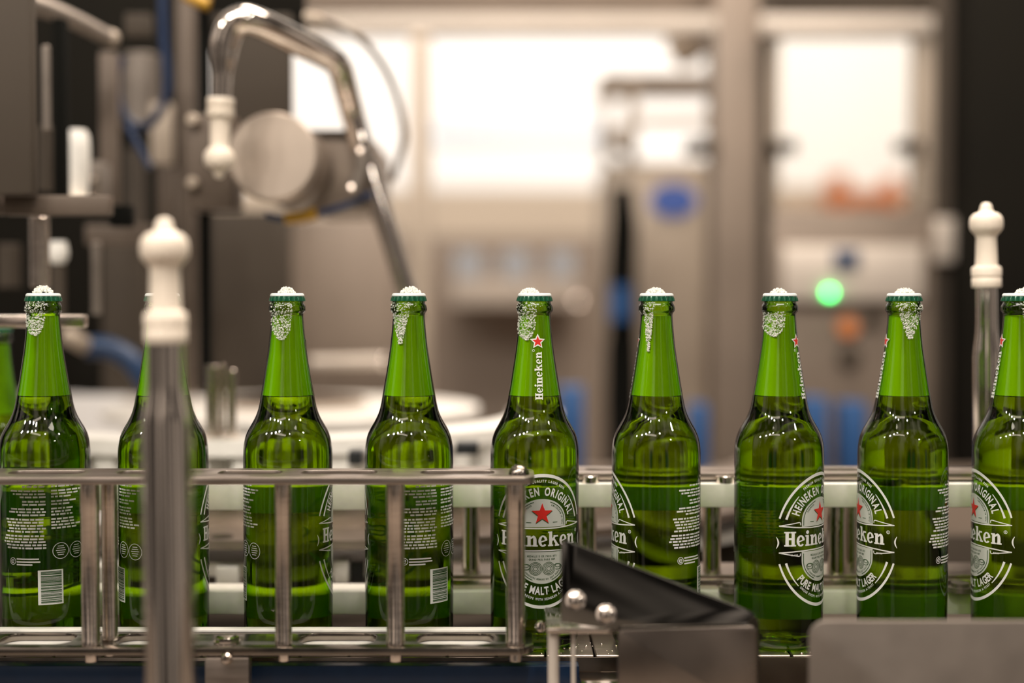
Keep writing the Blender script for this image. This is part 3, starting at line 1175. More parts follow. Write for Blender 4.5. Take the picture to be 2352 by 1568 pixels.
def arc_plate(cx, cy, r0, r1, a0, a1, z0, z1, n=60, wob=0.0, waves=0):
    bm = bmesh.new()
    lo_i, lo_o, hi_i, hi_o = [], [], [], []
    for i in range(n + 1):
        t = i / n
        a = R(a0 + (a1 - a0) * t)
        ro = r1 - (wob * max(0, math.sin(waves * 2 * math.pi * t)) ** 0.7 if wob else 0)
        for lst, r, z in ((lo_i, r0, z0), (lo_o, ro, z0), (hi_i, r0, z1), (hi_o, ro, z1)):
            lst.append(bm.verts.new((cx + r * math.cos(a), cy + r * math.sin(a), z)))
    for i in range(n):
        bm.faces.new((hi_i[i], hi_o[i], hi_o[i + 1], hi_i[i + 1]))
        bm.faces.new((lo_i[i], lo_i[i + 1], lo_o[i + 1], lo_o[i]))
        bm.faces.new((lo_o[i], lo_o[i + 1], hi_o[i + 1], hi_o[i]))
        bm.faces.new((lo_i[i], hi_i[i], hi_i[i + 1], lo_i[i + 1]))
    bm.faces.new((lo_i[0], lo_o[0], hi_o[0], hi_i[0]))
    bm.faces.new((lo_i[-1], hi_i[-1], hi_o[-1], lo_o[-1]))
    return bm


zS = P(600, 1012, 0.26).z
obj('upper_plate', arc_plate(-0.30, 0.62, 0.30, 0.36, 170, 370, zS - 0.016, zS, 120), 'white_plastic', sw, angle=40)
obj('rim_block', arc_plate(-0.30, 0.62, 0.31, 0.355, 170, 370, zS - 0.045, zS - 0.0165, 240, 0.02, 26), 'white_plastic', sw, angle=40)
for pxc, py0, py1, wpx, Y in ((815, 1036, 1068, 32, 0.228), (1072, 1018, 1044, 52, 0.235), (590, 1040, 1066, 26, 0.228)):  # black boxes stand in for the dark of the pocket cutouts
    a, b_ = P(pxc - wpx / 2, py0, Y), P(pxc + wpx / 2, py1, Y)
    obj('dark_pocket_box', box(a.x, b_.x, Y, Y + 0.03, b_.z, a.z, 0.001), 'black_plastic', sw)['label'] = 'black square box for a dark pocket cutout'
zL = P(600, 1292, 0.14).z
obj('lower_plate', arc_plate(-0.20, 0.72, 0.45, 0.585, 249, 350, zL - 0.012, zL, 90), 'white_plastic', sw, angle=40)
for pxc, py0, py1, wpx, Y in ((521, 1302, 1352, 52, 0.125), (783, 1288, 1340, 34, 0.13), (232, 1300, 1360, 50, 0.125)):
    a, b_ = P(pxc - wpx / 2, py0, Y), P(pxc + wpx / 2, py1, Y)
    g = obj('gripper_block', box(a.x, b_.x, Y, Y + 0.03, b_.z, a.z, 0.0012), 'white_plastic', sw)
    obj('gripper_clip', box(a.x + 0.002, b_.x - 0.002, Y - 0.002, Y + 0.02, b_.z - 0.004, b_.z - 0.0002, 0.0005), 'steel_bright', g)
a, b_ = P(804, 1292, 0.135), P(836, 1338, 0.135)
obj('dark_pocket_box', box(a.x, b_.x, 0.135, 0.16, b_.z, a.z, 0.001), 'black_plastic', sw)

rr_ = thing('ring_rail', 'curved grey steel ring rail with bolt holes, low behind the left bottles', 'ring rail', (-0.25, 0.15, 0.05))
zR = P(600, 1238, 0.13).z
obj('ring_plate', arc_plate(-0.20, 0.72, 0.50, 0.60, 249, 340, zR - 0.008, zR, 80), 'steel_flat', rr_, angle=40)
zR2 = P(600, 1172, 0.16).z
obj('ring_wall', arc_plate(-0.20, 0.72, 0.52, 0.53, 249, 340, zR, zR2, 80), 'steel', rr_, angle=40)
obj('ring_lip', arc_plate(-0.20, 0.72, 0.50, 0.535, 249, 340, zR2, zR2 + 0.006, 80), 'steel_flat', rr_, angle=40)
for pxc in (512,):
    c = P(pxc, 1247, 0.145)
    obj('bolt_recess', lathe([(0.010, zR), (0.010, zR + 0.0012), (0.007, zR + 0.0014), (0, zR + 0.0008)], 30, (c.x, 0.142, 0)), 'steel_dark', rr_)
# guide liner of the left rear, with a scalloped lower edge
bm = box(-0.62, -0.086, YA + 0.002, YA + 0.030, P(800, 1172, YA).z, P(800, 1112, YA).z, 0.001)
solo('scalloped_guide_block', bm, 'white_plastic', 'white plastic guide block behind the left bottles, under the star wheel', 'plastic block')
bm = box(-0.62, 0.7, 0.40, 0.42, -0.20, 0.02, 0.001)
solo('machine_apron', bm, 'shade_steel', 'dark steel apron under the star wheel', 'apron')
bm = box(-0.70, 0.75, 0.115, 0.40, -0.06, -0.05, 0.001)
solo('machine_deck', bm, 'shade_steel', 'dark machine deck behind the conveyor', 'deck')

# lower white starwheel plate (far, blurred)
zF = P(600, 908, 1.05).z
fw = thing('transfer_wheel', 'large white transfer wheel out of focus behind the neck level of left bottles', 'wheel', (-0.32, 0.80, 0.03))
obj('wheel_disc', arc_plate(-0.30, 0.82, 0.02, 0.255, 0, 360, zF - 0.012, zF, 120, 0.0), 'white_plastic', fw, angle=40)
obj('wheel_hub', arc_plate(-0.30, 0.82, 0.001, 0.10, 0, 360, zF, zF + 0.01, 60), 'steel', fw, angle=40)

# steel spacer posts by the wheel
t = thing('spindle_head', 'shiny steel spindle of three rods beside the near filling tube, on the star wheel', 'spindle', P(508, 1005, 0.27))
for pxc, w_, y0 in ((488, 15, 838), (511, 6, 836), (533, 11, 848)):
    a, b_ = P(pxc, y0, 0.27), P(pxc, 995, 0.27)
    obj('rod', cyl(b_, (b_.x, 0.27, a.z), pxs(w_, 0.27), bev=0.0008), 'steel_bright', t)
bm = lathe([(pxs(44, 0.27), 0), (pxs(44, 0.27), 0.006), (pxs(30, 0.27), 0.010), (0, 0.010)], 40, P(510, 1010, 0.29))
obj('flange', bm, 'steel_bright', t)

# ------------------------------------------------------------------ filling tubes with plastic tips


def tip_profile(s=1.0):
    """from collar bottom (z=0) up to the rounded nose; in metres for a 30 mm ball"""
    return [(0.0085 * s, 0.0), (0.0128 * s, 0.0), (0.0132 * s, 0.0006 * s), (0.0132 * s, 0.0085 * s), (0.0122 * s, 0.0095 * s), (0.0134 * s, 0.0105 * s), (0.0134 * s, 0.0175 * s), (0.0125 * s, 0.0190 * s), (0.0103 * s, 0.0200 * s),
            (0.0099 * s, 0.0215 * s), (0.0092 * s, 0.0450 * s), (0.0096 * s, 0.0475 * s), (0.0118 * s, 0.0500 * s), (0.0142 * s, 0.0530 * s), (0.0150 * s, 0.0560 * s), (0.0150 * s, 0.0610 * s), (0.0140 * s, 0.0650 * s), (0.0110 * s, 0.0680 * s),
            (0.0068 * s, 0.0695 * s), (0.0058 * s, 0.0715 * s), (0.0052 * s, 0.0750 * s), (0.0036 * s, 0.0775 * s), (0.0, 0.0785 * s)]


def filling_tube(label, pc_top, pc_bot, Y, s, wide, low_r, tube_px):
    a, b_ = P(*pc_bot, Y), P(*pc_top, Y)
    ax = (b_ - a).normalized()
    root = thing('filling_tube', label, 'filling tube', P(pc_bot[0], tube_px, Y), 'upright filling tubes with white plastic tips')
    obj('plastic_tip', lathe(tip_profile(s), 48, a, ax), 'cream_plastic', root, angle=45)
    base = a - ax * ((tube_px - pc_bot[1]) * (Y + D0) / FPX)
    L = (a - base).length
    k = wide
    pr = [(low_r, 0), (low_r, L - k), (low_r * 0.94, L - k * 0.86), (low_r * 0.80, L - k * 0.66), (low_r * 0.76, L - k * 0.5), (low_r * 0.75, L + 0.002)]
    obj('steel_tube', lathe(pr, 48, base, ax), 'steel_tube', root, angle=60)
    return root


filling_tube('white tipped steel filling tube standing nearest the camera in front of the second bottle', (377, 505), (381, 787), -0.242, 1.0, 0.050, 0.0158, 1800)
filling_tube('white tipped steel filling tube behind the last bottle, against dark machinery', (2265, 465), (2266, 660), 0.108, 0.945, 0.062, 0.0118, 1300)

# bent pipe with the hanging tip
Y1, Y2 = 0.25, 0.38
bp = thing('bent_pipe', 'bent steel pipe arching over a hanging white plastic tip', 'pipe', P(505, 405, Y1))
a = P(507, 222, Y1)
ax = (P(503, 410, Y1) - a).normalized()
obj('plastic_tip', lathe(tip_profile(0.99), 48, P(507, 226, Y1), ax), 'cream_plastic', bp, angle=45)
pts = [P(509, 232, Y1), P(511, 170, Y1), P(513, 135, Y1), P(516, 100, Y1), P(530, 62, Y1), P(556, 45, Y1), P(592, 52, Y1 + 0.01), P(640, 74, Y1 + 0.03), P(700, 104, Y1 + 0.06), P(752, 130, Y1 + 0.09), P(778, 152, Y1 + 0.10), P(792, 195, Y1 + 0.11), P(812, 270, Y2), P(850, 405, Y2), P(895, 540, Y2), P(938, 680, Y2), P(955, 740, Y2)]
rd = [20, 22, 29, 33, 34, 33, 33, 33, 33, 32, 31, 30, 29, 28, 27, 27, 27]
obj('steel_pipe', tube(pts, [pxs(r * 0.96, Y1 + 0.05) for r in rd], 28, 8), 'steel_tube', bp, angle=80)

# ------------------------------------------------------------------ foreground right: guard, bracket, sheet
YG = -0.135
poly_px = [(1288, 1600), (1288, 1246), (1296, 1240), (1330, 1250), (1450, 1297), (1600, 1356), (1700, 1392), (1728, 1404), (1743, 1428), (1747, 1460), (1747, 1600)]
gd = thing('metal_guard', 'dark polished sheet metal guard with sloping top edge in front of the bottles', 'guard', P(1520, 1560, YG))
outl = [(P(x, y, YG).x, P(x, y, YG).z) for x, y in poly_px]
dark = [(P(x, y, YG).x, P(x, y, YG).z) for x, y in [(1288, 1428), (1288, 1246), (1296, 1240), (1330, 1250), (1450, 1297), (1600, 1356), (1700, 1392), (1728, 1404), (1743, 1428), (1747, 1600), (1418, 1600), (1418, 1446)]]
obj('guard_sheet', plate([dark], 0.003, 0.0010, XZ(YG)), 'steel_dark', gd, angle=30)
lo = [(P(x, y, YG - 0.006).x, P(x, y, YG - 0.006).z) for x, y in [(1419, 1640), (1419, 1452), (1426, 1445), (1728, 1436), (1738, 1446), (1740, 1640)]]
obj('stiffener_plate', plate([lo], 0.003, 0.0010, XZ(YG - 0.006)), 'steel_guard', gd, angle=30)
for px_, py_ in ((1322, 1378), (1392, 1410)):
    c = P(px_, py_, YG - 0.0015)
    prf = [(0.0074, 0), (0.0076, 0.001), (0.0072, 0.0028), (0.0054, 0.0032), (0.0050, 0.0058), (0.0030, 0.0068), (0, 0.0070)]
    obj('screw_head', lathe(prf, 28, c, (0, -1, 0.25)), 'steel_bright', gd)
br = thing('small_bracket', 'small light steel bracket with two legs beside the dark guard', 'bracket', P(1300, 1560, -0.11))
zq = P(1300, 1452, -0.125).z
obj('top_plate', box(P(1255, 1450, -0.125).x, P(1418, 1450, -0.125).x, -0.128, -0.060, zq, zq + 0.004, 0.0012), 'steel_bright', br)
obj('leg', cyl(P(1271, 1640, -0.12), P(1271, 1453, -0.12), pxs(13, -0.12), seg=24), 'light_steel', br)
obj('leg', box(P(1312, 1450, -0.118).x, P(1322, 1450, -0.118).x, -0.121, -0.112, zq - 0.05, zq, 0.0006), 'light_steel', br)
obj('round_screw', lathe([(0.0044, 0), (0.0046, 0.002), (0.0035, 0.0045), (0, 0.0055)], 24, P(1242, 1438, -0.075), (0, -1, 0.1)), 'steel_bright', br)

YS = -0.19
outl = rrect(P(1858, 1425, YS).x, 0.42, -0.12, P(1858, 1424, YS).z, pxs(38, YS), corners=(0, 0, 0, 1))
solo('sheet_plate', plate([outl], 0.003, 0.0010, XZ(YS)), 'steel_satin', 'plain grey sheet plate with one rounded corner in front of the last bottles', 'sheet plate', angle=30)

# ------------------------------------------------------------------ left machine (blurred)


def pcyl(px_, y0, y1, r, Y, mat, name, label, cat, group=None, bev=0.001):
    a, b_ = P(px_, y1, Y), P(px_, y0, Y)
    return solo(name, cyl(a, (a.x, Y, b_.z), pxs(r, Y), bev=bev), mat, label, cat, group)


def pb(name, x0, y0, x1, y1, Y, depth, mat, label, cat, group=None, bev=0.002):
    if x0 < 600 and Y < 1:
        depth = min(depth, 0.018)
        mat = 'dim_steel' if mat in ('brown_steel', 'steel_satin') else mat  # left parts take a darker copy of their steel, offsetting the front lamps
    return solo(name, pbox(x0, y0, x1, y1, Y, depth, bev), mat, label, cat, group)


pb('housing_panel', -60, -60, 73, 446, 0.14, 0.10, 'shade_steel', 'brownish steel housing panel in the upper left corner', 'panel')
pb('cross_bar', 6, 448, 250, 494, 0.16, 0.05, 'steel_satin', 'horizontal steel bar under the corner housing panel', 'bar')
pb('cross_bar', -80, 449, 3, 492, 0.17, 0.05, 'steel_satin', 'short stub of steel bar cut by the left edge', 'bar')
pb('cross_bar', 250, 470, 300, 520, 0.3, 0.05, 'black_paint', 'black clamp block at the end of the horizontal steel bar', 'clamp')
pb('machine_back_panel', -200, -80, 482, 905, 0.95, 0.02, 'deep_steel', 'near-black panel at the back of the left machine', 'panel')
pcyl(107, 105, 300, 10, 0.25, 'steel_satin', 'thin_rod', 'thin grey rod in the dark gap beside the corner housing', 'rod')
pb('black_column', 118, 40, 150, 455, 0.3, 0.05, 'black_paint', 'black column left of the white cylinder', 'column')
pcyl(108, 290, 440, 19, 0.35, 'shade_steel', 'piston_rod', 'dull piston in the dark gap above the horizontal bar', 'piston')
t = thing('lever_arm', 'dark lever arm with pale rounded end near the top left', 'lever', P(200, 60, 0.35))
obj('arm', tube([P(-40, -20, 0.3), P(120, 25, 0.35), P(255, 90, 0.4)], [pxs(34, .3), pxs(22, .35), pxs(18, .4)], 20), 'steel_satin', t)
bm = bmesh.new()
bmesh.ops.create_uvsphere(bm, u_segments=24, v_segments=16, radius=pxs(20, .4), matrix=Matrix.Translation(P(255, 88, 0.4)))
obj('ball_end', bm, 'tan_steel', t)
t = thing('white_cylinder', 'blurred white plastic cylinder on a foot above the horizontal bar', 'cylinder', P(178, 465, 0.36))
obj('barrel', lathe([(pxs(22, .36), 0), (pxs(28, .36), 0.03), (pxs(29, .36), 0.055), (pxs(27, .36), 0.068), (pxs(20, .36), 0.074), (0, 0.075)], 32, P(178, 462, 0.36)), 'white_plastic', t)
obj('foot', box(P(133, 0, .34).x, P(192, 0, .34).x, .33, .38, P(0, 468, .34).z, P(0, 446, .34).z, 0.006, seg=3), 'cream_plastic', t)
t = thing('valve_fitting', 'small grey valve fitting with round screws beside the blurred white cylinder', 'valve', P(220, 470, 0.4))
obj('valve_body', pbox(206, 370, 236, 470, 0.4, 0.03), 'steel_satin', t)
for yy in (412, 456):
    obj('screw', lathe([(pxs(8, .4), 0), (pxs(8, .4), 0.004), (pxs(5, .4), 0.006)], 20, P(216, yy, 0.398), (0, -1, 0)), 'steel_bright', t)
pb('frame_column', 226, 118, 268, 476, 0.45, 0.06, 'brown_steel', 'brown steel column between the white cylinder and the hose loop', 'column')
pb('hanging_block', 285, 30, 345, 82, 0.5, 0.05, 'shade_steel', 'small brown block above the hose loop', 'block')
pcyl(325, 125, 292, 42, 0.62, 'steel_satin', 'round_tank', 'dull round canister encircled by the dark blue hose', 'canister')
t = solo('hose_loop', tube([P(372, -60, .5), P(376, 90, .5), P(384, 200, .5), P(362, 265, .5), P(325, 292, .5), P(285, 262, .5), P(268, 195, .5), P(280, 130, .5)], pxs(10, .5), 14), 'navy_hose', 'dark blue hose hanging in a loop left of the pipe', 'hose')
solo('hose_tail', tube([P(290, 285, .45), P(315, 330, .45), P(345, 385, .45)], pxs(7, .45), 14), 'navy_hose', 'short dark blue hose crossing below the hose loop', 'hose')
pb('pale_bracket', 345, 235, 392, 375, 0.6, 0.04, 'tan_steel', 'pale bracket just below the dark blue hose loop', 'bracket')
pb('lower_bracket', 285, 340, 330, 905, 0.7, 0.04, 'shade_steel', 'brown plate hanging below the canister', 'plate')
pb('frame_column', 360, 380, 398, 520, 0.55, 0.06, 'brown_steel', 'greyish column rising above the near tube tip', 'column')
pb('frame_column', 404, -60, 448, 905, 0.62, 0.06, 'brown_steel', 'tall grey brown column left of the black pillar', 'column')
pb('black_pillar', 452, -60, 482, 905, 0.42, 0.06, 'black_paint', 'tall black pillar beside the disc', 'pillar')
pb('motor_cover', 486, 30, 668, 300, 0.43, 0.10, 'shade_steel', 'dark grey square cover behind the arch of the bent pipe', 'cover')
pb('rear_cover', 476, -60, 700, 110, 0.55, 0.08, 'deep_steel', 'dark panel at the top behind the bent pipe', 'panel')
t = thing('mounting_block', 'brown steel mounting block behind the hanging white tip', 'block', P(478, 480, 0.36))
obj('block', pbox(428, 262, 535, 480, 0.36, 0.06, 0.003), 'dim_steel', t)
for yy in (276, 420):
    obj('bolt_head', lathe([(pxs(14, .36), 0), (pxs(14, .36), 0.006), (pxs(10, .36), 0.008)], 24, P(444, yy, 0.358), (0, -1, 0)), 'tan_steel', t)
t = thing('round_flange', 'large round steel flange disc behind the hanging white tip', 'flange', P(625, 460, 0.3))
c = P(627, 362, 0.30)
obj('disc', lathe([(pxs(100, .3), 0), (pxs(103, .3), 0.002), (pxs(103, .3), 0.014), (pxs(98, .3), 0.016)], 72, c + Vector((0, 0.014, 0)), (-0.04, -1, 0.10)), 'disc_steel', t)
obj('drum', lathe([(pxs(96, .3), 0), (pxs(96, .3), 0.09)], 60, c + Vector((0.0, 0.014, 0)), (0.12, 1, -0.05)), 'brown_steel', t)
t = thing('gear_motor', 'grey brown gear motor housing right of the round flange disc', 'motor', P(760, 480, 0.5))
obj('motor_box', pbox(690, 318, 860, 482, 0.385, 0.2, 0.006), 'brown_steel', t)
obj('motor_lid', pbox(700, 298, 800, 322, 0.385, 0.2, 0.003), 'shade_steel', t)
t = thing('sensor_cable', 'thin grey cable arching right of the bent pipe', 'cable', P(880, 420, 0.5))
obj('cable_sheath', tube([P(700, 40, .45), P(770, 55, .46), P(845, 105, .48), P(900, 190, .5), P(928, 300, .5), P(915, 370, .5), P(900, 415, .5)], pxs(8, .5), 14), 'steel_satin', t)
obj('cable_plug', tube([P(700, 40, .45), P(718, 42, .45), P(738, 47, .455)], pxs(13, .5), 14), 'tan_steel', t)
t = thing('sensor_cable', 'dark blue cable with an amber plug below the round flange disc', 'cable', P(700, 500, 0.365))
obj('cable_sheath', tube([P(610, 492, .365), P(650, 500, .365), P(740, 488, .365), P(800, 470, .365), P(850, 445, .365)], pxs(9, .365), 14), 'navy_hose', t)
obj('amber_plug', tube([P(655, 500, .365), P(690, 498, .365), P(728, 490, .365)], pxs(14, .365), 16), 'yellow_plastic', t)
t = thing('pipe_clamp', 'pipe clamp with round screws on the bent pipe', 'clamp', P(835, 430, 0.36))
obj('clamp_body', tube([P(832, 350, .36), P(830, 395, .36), P(812, 440, .36)], pxs(20, .36), 16), 'steel_satin', t)
for c_ in ((828, 350), (808, 433)):
    obj('screw', lathe([(pxs(8, .34), 0), (pxs(8, .34), 0.004), (pxs(5, .34), 0.006)], 20, P(*c_, 0.335), (0, -1, 0.3)), 'steel_bright', t)
solo('amber_connector', tube([P(425, -14, .4), P(452, 0, .4), P(480, 10, .4)], pxs(15, .4), 16), 'yellow_plastic', 'amber connector cut by the top edge left of the bent pipe', 'connector')
# lower left
pcyl(92, 496, 660, 22, 0.22, 'steel', 'guide_post', 'pinkish steel post under the horizontal bar, above the first bottle', 'post')
t = thing('white_knob', 'small white rounded bobbin below the horizontal steel bar', 'knob', P(134, 610, 0.35))  # small rounded white knob on a stalk
obj('knob_body', lathe([(pxs(14, .35), 0), (pxs(22, .35), pxs(14, .35)), (pxs(23, .35), pxs(30, .35)), (pxs(18, .35), pxs(52, .35))], 28, P(134, 606, .35)), 'white_plastic', t)
obj('stalk', cyl(P(134, 760, .35), P(134, 606, .35), pxs(16, .35)), 'shade_steel', t)
pcyl(222, 555, 722, 11, 0.35, 'steel_satin', 'thin_rod', 'thin steel rod between the first two bottles', 'rod')
pb('cross_bar', 195, 515, 345, 562, 0.5, 0.05, 'brown_steel', 'brownish bar left of the near tube tip', 'bar')
pb('grey_panel', 232, 560, 345, 905, 0.75, 0.03, 'shade_steel', 'grey panel between the first two bottles', 'panel')
pcyl(22, 560, 660, 26, 0.45, 'shade_steel', 'machine_valve', 'shadowy valve at the left edge above the first bottle', 'valve')
pb('steel_band', -80, 722, 195, 752, 0.11, 0.012, 'steel', 'steel band crossing behind the neck of the first bottle', 'band')
t = thing('hose_coupling', 'thick blue hose with round coupling between the first two bottles', 'hose', P(260, 860, 0.6))
obj('hose', tube([P(200, 798, .6), P(250, 800, .6), P(305, 832, .6), P(350, 900, .6)], pxs(26, .6), 18), 'blue_plastic', t)
obj('coupling', tube([P(150, 765, .58), P(175, 782, .58), P(205, 797, .6)], pxs(20, .6), 18), 'tan_steel', t)
pb('dark_cabinet', 185, 812, 345, 905, 0.8, 0.05, 'deep_steel', 'dark box under the thick blue hose', 'box')
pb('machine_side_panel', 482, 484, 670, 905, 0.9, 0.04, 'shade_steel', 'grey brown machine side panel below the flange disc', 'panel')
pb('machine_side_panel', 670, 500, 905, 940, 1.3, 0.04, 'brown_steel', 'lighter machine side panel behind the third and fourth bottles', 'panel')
t = thing('horizontal_tube', 'short horizontal steel tube between the third and fourth bottles', 'tube', P(800, 830, 0.9))
a, b_ = P(712, 832, .9), P(876, 828, .9)
obj('tube_body', cyl(a, b_, pxs(13, .9), bev=0.002), 'light_steel', t)
obj('end_cap', cyl(b_, b_ + (b_ - a).normalized() * 0.008, pxs(16, .9), bev=0.001), 'steel_bright', t)

# ------------------------------------------------------------------ hall background
def pbf(name, x0, y0, x1, y1, Y, depth, mat, label, cat, group=None):
    a, b_ = P(x0, y0, Y), P(x1, y1, Y)
    return solo(name, box(a.x, b_.x, Y, Y + depth, -0.95, a.z, 0.004), mat, label, cat, group)


def st(name, bm, mat, **k):
    o = solo(name, bm, mat, None, None, kind='structure', **k)
    return o


st('floor', box(-6, 8, -3.0, 7.2, -1.0, -0.95), 'floor_paint')
st('wall_back', box(-6, 8, 6.2, 6.3, -0.95, 4.2), 'white_wall')
# machine enclosure frame in the middle distance
YE = 1.35
pb('enclosure_beam', 560, -160, 1650, 27, YE + 0.10, 0.08, 'brown_steel', 'brown enclosure beam along the top of the picture', 'beam')
pb('enclosure_rail', 660, 33, 1648, 72, YE, 0.06, 'light_steel', 'pale horizontal enclosure rail above the bright opening', 'rail')
pb('enclosure_mullion', 942, 72, 986, 1075, YE, 0.06, 'tan_steel', 'slim tan upright dividing the bright opening', 'upright')
pb('enclosure_column', 1644, -100, 1738, 1075, YE, 0.12, 'brown_steel', 'broad brown grey column between bright opening and door', 'column')
pb('column_side_profile', 1738, -100, 1772, 1075, YE + 0.02, 0.10, 'shade_steel', 'dark profile on the door side of the broad column', 'profile')
# door with window
dr = thing('door_1', 'enclosure door with a tall window beside the broad column', 'door', P(1950, 1075, YE), kind='structure')
obj('door_header', pbox(1748, 34, 2145, 78, YE - 0.02, 0.05, 0.004), 'light_steel', dr)
fr = obj('door_frame', pbox(1772, 78, 1790, 480, YE, 0.05, 0.002), 'tan_steel', dr)
obj('door_frame', pbox(2108, 78, 2142, 480, YE, 0.05, 0.002), 'tan_steel', dr)
obj('door_pane', pbox(1790, 78, 2108, 480, YE + 0.02, 0.006, 0), 'clear_pane', dr)
for a_, b_ in ((1772, 1832), (2062, 2122)):
    obj('hinge', pbox(a_, 320, b_, 350, YE - 0.03, 0.03, 0.004), 'shade_steel', dr)
obj('door_panel', pbox(1772, 482, 2142, 1078, YE, 0.04, 0.003), 'brown_steel', dr)
pb('dark_lintel', 1650, -160, 2400, 30, YE + 0.03, 0.08, 'shade_steel', 'dark lintel above the door', 'lintel')
pb('enclosure_column', 2144, -60, 2225, 1078, YE, 0.10, 'shade_steel', 'brown column on the hinge side of the door', 'column')
pb('enclosure_column', 2228, -160, 2480, 1078, YE - 0.1, 0.10, 'deep_steel', 'near-black column filling the right edge', 'column')
pb('reflection_strip', 2150, 500, 2198, 600, YE - 0.03, 0.02, 'light_steel', 'pale strip for the reflection on the brown column beside the door', 'strip')  # bright reflection on the column, built as a pale strip
# control panel on the door
cp = thing('control_unit', 'pale control panel face with dark display on the door', 'control unit', P(1950, 690, YE - 0.03))
obj('panel_face', pbox(1800, 562, 2120, 690, YE - 0.03, 0.02, 0.003), 'light_steel', cp)
obj('display', pbox(1916, 574, 1974, 616, YE - 0.036, 0.008, 0.002), 'blue_plastic', cp)
solo('green_lamp', lathe([(pxs(8, YE), 0), (pxs(8, YE), 0.004), (pxs(5, YE), 0.006), (0, 0.007)], 24, P(1905, 672, YE - 0.034), (0, -1, 0)), 'green_light', 'glowing green indicator lamp on the control panel', 'lamp')
for px_, py_, m, lb, r in ((1945, 752, 'orange_paint', 'dull orange push button below the green lamp', 24), (1948, 820, 'shade_steel', 'dark push button under the orange button', 24), (2003, 735, 'shade_steel', 'dark push button right of the orange button', 18)):
    solo('push_button', lathe([(pxs(r, YE), 0), (pxs(r, YE), 0.012), (pxs(r * 0.7, YE), 0.016)], 28, P(px_, py_, YE - 0.001), (0, -1, 0)), m, lb, 'button', 'push buttons on the door')
# orange stand seen through the door window
t = thing('orange_frame', 'orange frame seen through the door window', 'frame', (P(1985, 475, 3.05).x, 3.1, -0.95))
obj('frame_bar', pbox(1905, 438, 2070, 470, 3.05, 0.1, 0.01), 'orange_paint', t)
obj('frame_upright', box(P(1912, 400, 3.05).x, P(1950, 400, 3.05).x, 3.05, 3.15, -0.95, P(1912, 395, 3.05).z, 0.01), 'orange_paint', t)
obj('frame_upright', box(P(2045, 400, 3.05).x, P(2070, 400, 3.05).x, 3.05, 3.15, -0.95, P(2045, 400, 3.05).z, 0.01), 'orange_paint', t)
pbf('beige_ledge', 1700, 430, 2200, 620, 3.2, 0.1, 'beige_wall', 'beige ledge behind the door window under the white wall', 'ledge')
# grey labeller behind the opening
lb = thing('tall_cabinet', 'tan machine cabinet with glazed top and blue oval badge', 'cabinet', P(1510, 1075, 1.9))
Yc = 1.75
obj('cabinet_body', pbox(1388, 372, 1660, 1100, Yc, 0.25, 0.01), 'tan_steel', lb)
obj('cabinet_top_rail', pbox(1380, 168, 1660, 188, Yc, 0.25, 0.004), 'tan_steel', lb)
for a_, b_ in ((1380, 1400), (1438, 1462)):
    obj('cabinet_upright', pbox(a_, 188, b_, 372, Yc, 0.03, 0.003), 'tan_steel', lb)
obj('cabinet_cross_bar', pbox(1462, 262, 1660, 286, Yc, 0.03, 0.003), 'light_steel', lb)
obj('round_lid', lathe([(pxs(30, Yc), 0), (pxs(30, Yc), 0.02), (pxs(24, Yc), 0.025)], 32, P(1428, 320, Yc - 0.01), (0, -1, 0)), 'light_steel', lb)
bm = lathe([(1, 0), (1, 0.004)], 48, (0, 0, 0), (0, -1, 0))
bmesh.ops.transform(bm, matrix=Matrix.Translation(P(1546, 460, Yc - 0.002)) @ Matrix.Diagonal((pxs(54, Yc), 1, pxs(38, Yc), 1)), verts=bm.verts)
obj('oval_badge', bm, 'oval_blue', lb)['label'] = 'blue oval badge'
pb('dark_handle_box', 1578, 318, 1646, 352, YE - 0.02, 0.05, 'shade_steel', 'dark latch on the broad column at the cabinet side', 'latch')
solo('feed_chute', tube([P(1650, 40, 1.8), P(1600, 85, 1.8), P(1548, 130, 1.8)], [pxs(70, 1.8), pxs(50, 1.8), pxs(36, 1.8)], 20), 'tan_steel', 'tan chute slanting down to the tall cabinet', 'chute')
t = thing('hanging_coat', 'dark hanging bundle of cables with blue part left of the badge', 'cable bundle', P(1430, 900, 1.6))
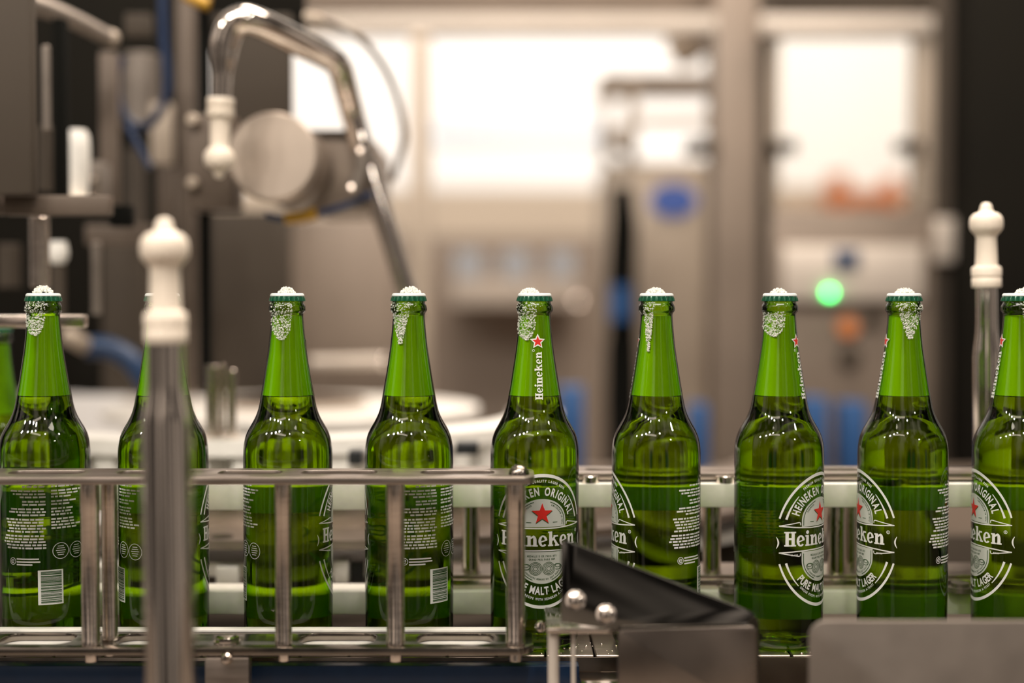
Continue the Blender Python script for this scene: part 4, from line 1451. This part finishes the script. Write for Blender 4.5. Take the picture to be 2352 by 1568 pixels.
obj('dark_bundle', tube([P(1428, 430, 1.6), P(1432, 520, 1.6), P(1428, 640, 1.6), P(1430, 780, 1.6), P(1428, 930, 1.6), (P(1428, 930, 1.6).x, 1.6, -0.95)], [pxs(24, 1.6), pxs(32, 1.6), pxs(34, 1.6), pxs(34, 1.6), pxs(38, 1.6), pxs(34, 1.6)], 18), 'black_paint', t)
obj('blue_part', tube([P(1424, 655, 1.55), P(1424, 700, 1.55), P(1424, 735, 1.55)], pxs(26, 1.55), 18), 'blue_cover', t)
# low machines under the bright opening
pbf('low_machine', 300, 432, 1500, 560, 3.6, 0.3, 'beige_wall', 'long beige machine under the white wall', 'machine')
t = thing('low_machine', 'long brown machine with cream cover below the beige machine', 'machine', (P(1020, 540, 2.9).x, 3.05, -0.95))
a, b_ = P(560, 540, 2.9), P(1480, 540, 2.9)
obj('machine_body', box(a.x, b_.x, 2.9, 3.2, -0.95, a.z, 0.004), 'brown_wall', t)
obj('cream_cover', pbox(1035, 640, 1335, 700, 2.6, 0.3, 0.003), 'light_steel', t)
obj('bright_spot_disc', lathe([(pxs(14, 2.6), 0), (pxs(14, 2.6), 0.02), (0, 0.03)], 24, P(1325, 702, 2.599), (0, -1, 0)), 'steel_bright', t)  # disc built for a bright blurred spot of light
for i, (a_, b_, wh) in enumerate(((1046, 1104, 'left of'), (1152, 1216, 'middle of'), (1264, 1318, 'right of'))):
    pb('pale_box', a_, 578, b_, 636, 2.6, 0.15, 'pale_blue', ['pale blue box nearest the slim tan upright, first of three', 'pale blue box, middle one of three on the cream cover', 'pale blue box nearest the tall cabinet, last of three'][i], 'box', 'pale blue boxes on the cream cover')
pb('ceiling_duct', 985, 290, 1400, 318, 5.6, 0.2, 'pale_blue', 'faint pale duct crossing the bright white wall', 'duct')
# blue covers low behind the right bottles
for a_, b_, y0, lab in ((1283, 1340, 890, 'blue cover beside the bottle at the rail end'), (1588, 1626, 930, 'blue cover between the two bottles left of the broad column'), (1846, 1900, 915, 'blue cover low on the door, left one of two'), (1935, 1990, 925, 'blue cover low on the door, right one of two')):
    pb('blue_cover', a_, y0, b_, 1090, 1.15, 0.06, 'blue_cover', lab, 'cover', 'blue covers low behind the bottles')
pb('low_enclosure_wall', 900, 1078, 2480, 1500, 1.2, 0.03, 'brown_steel', 'brown lower enclosure wall behind the far guide rail', 'panel')
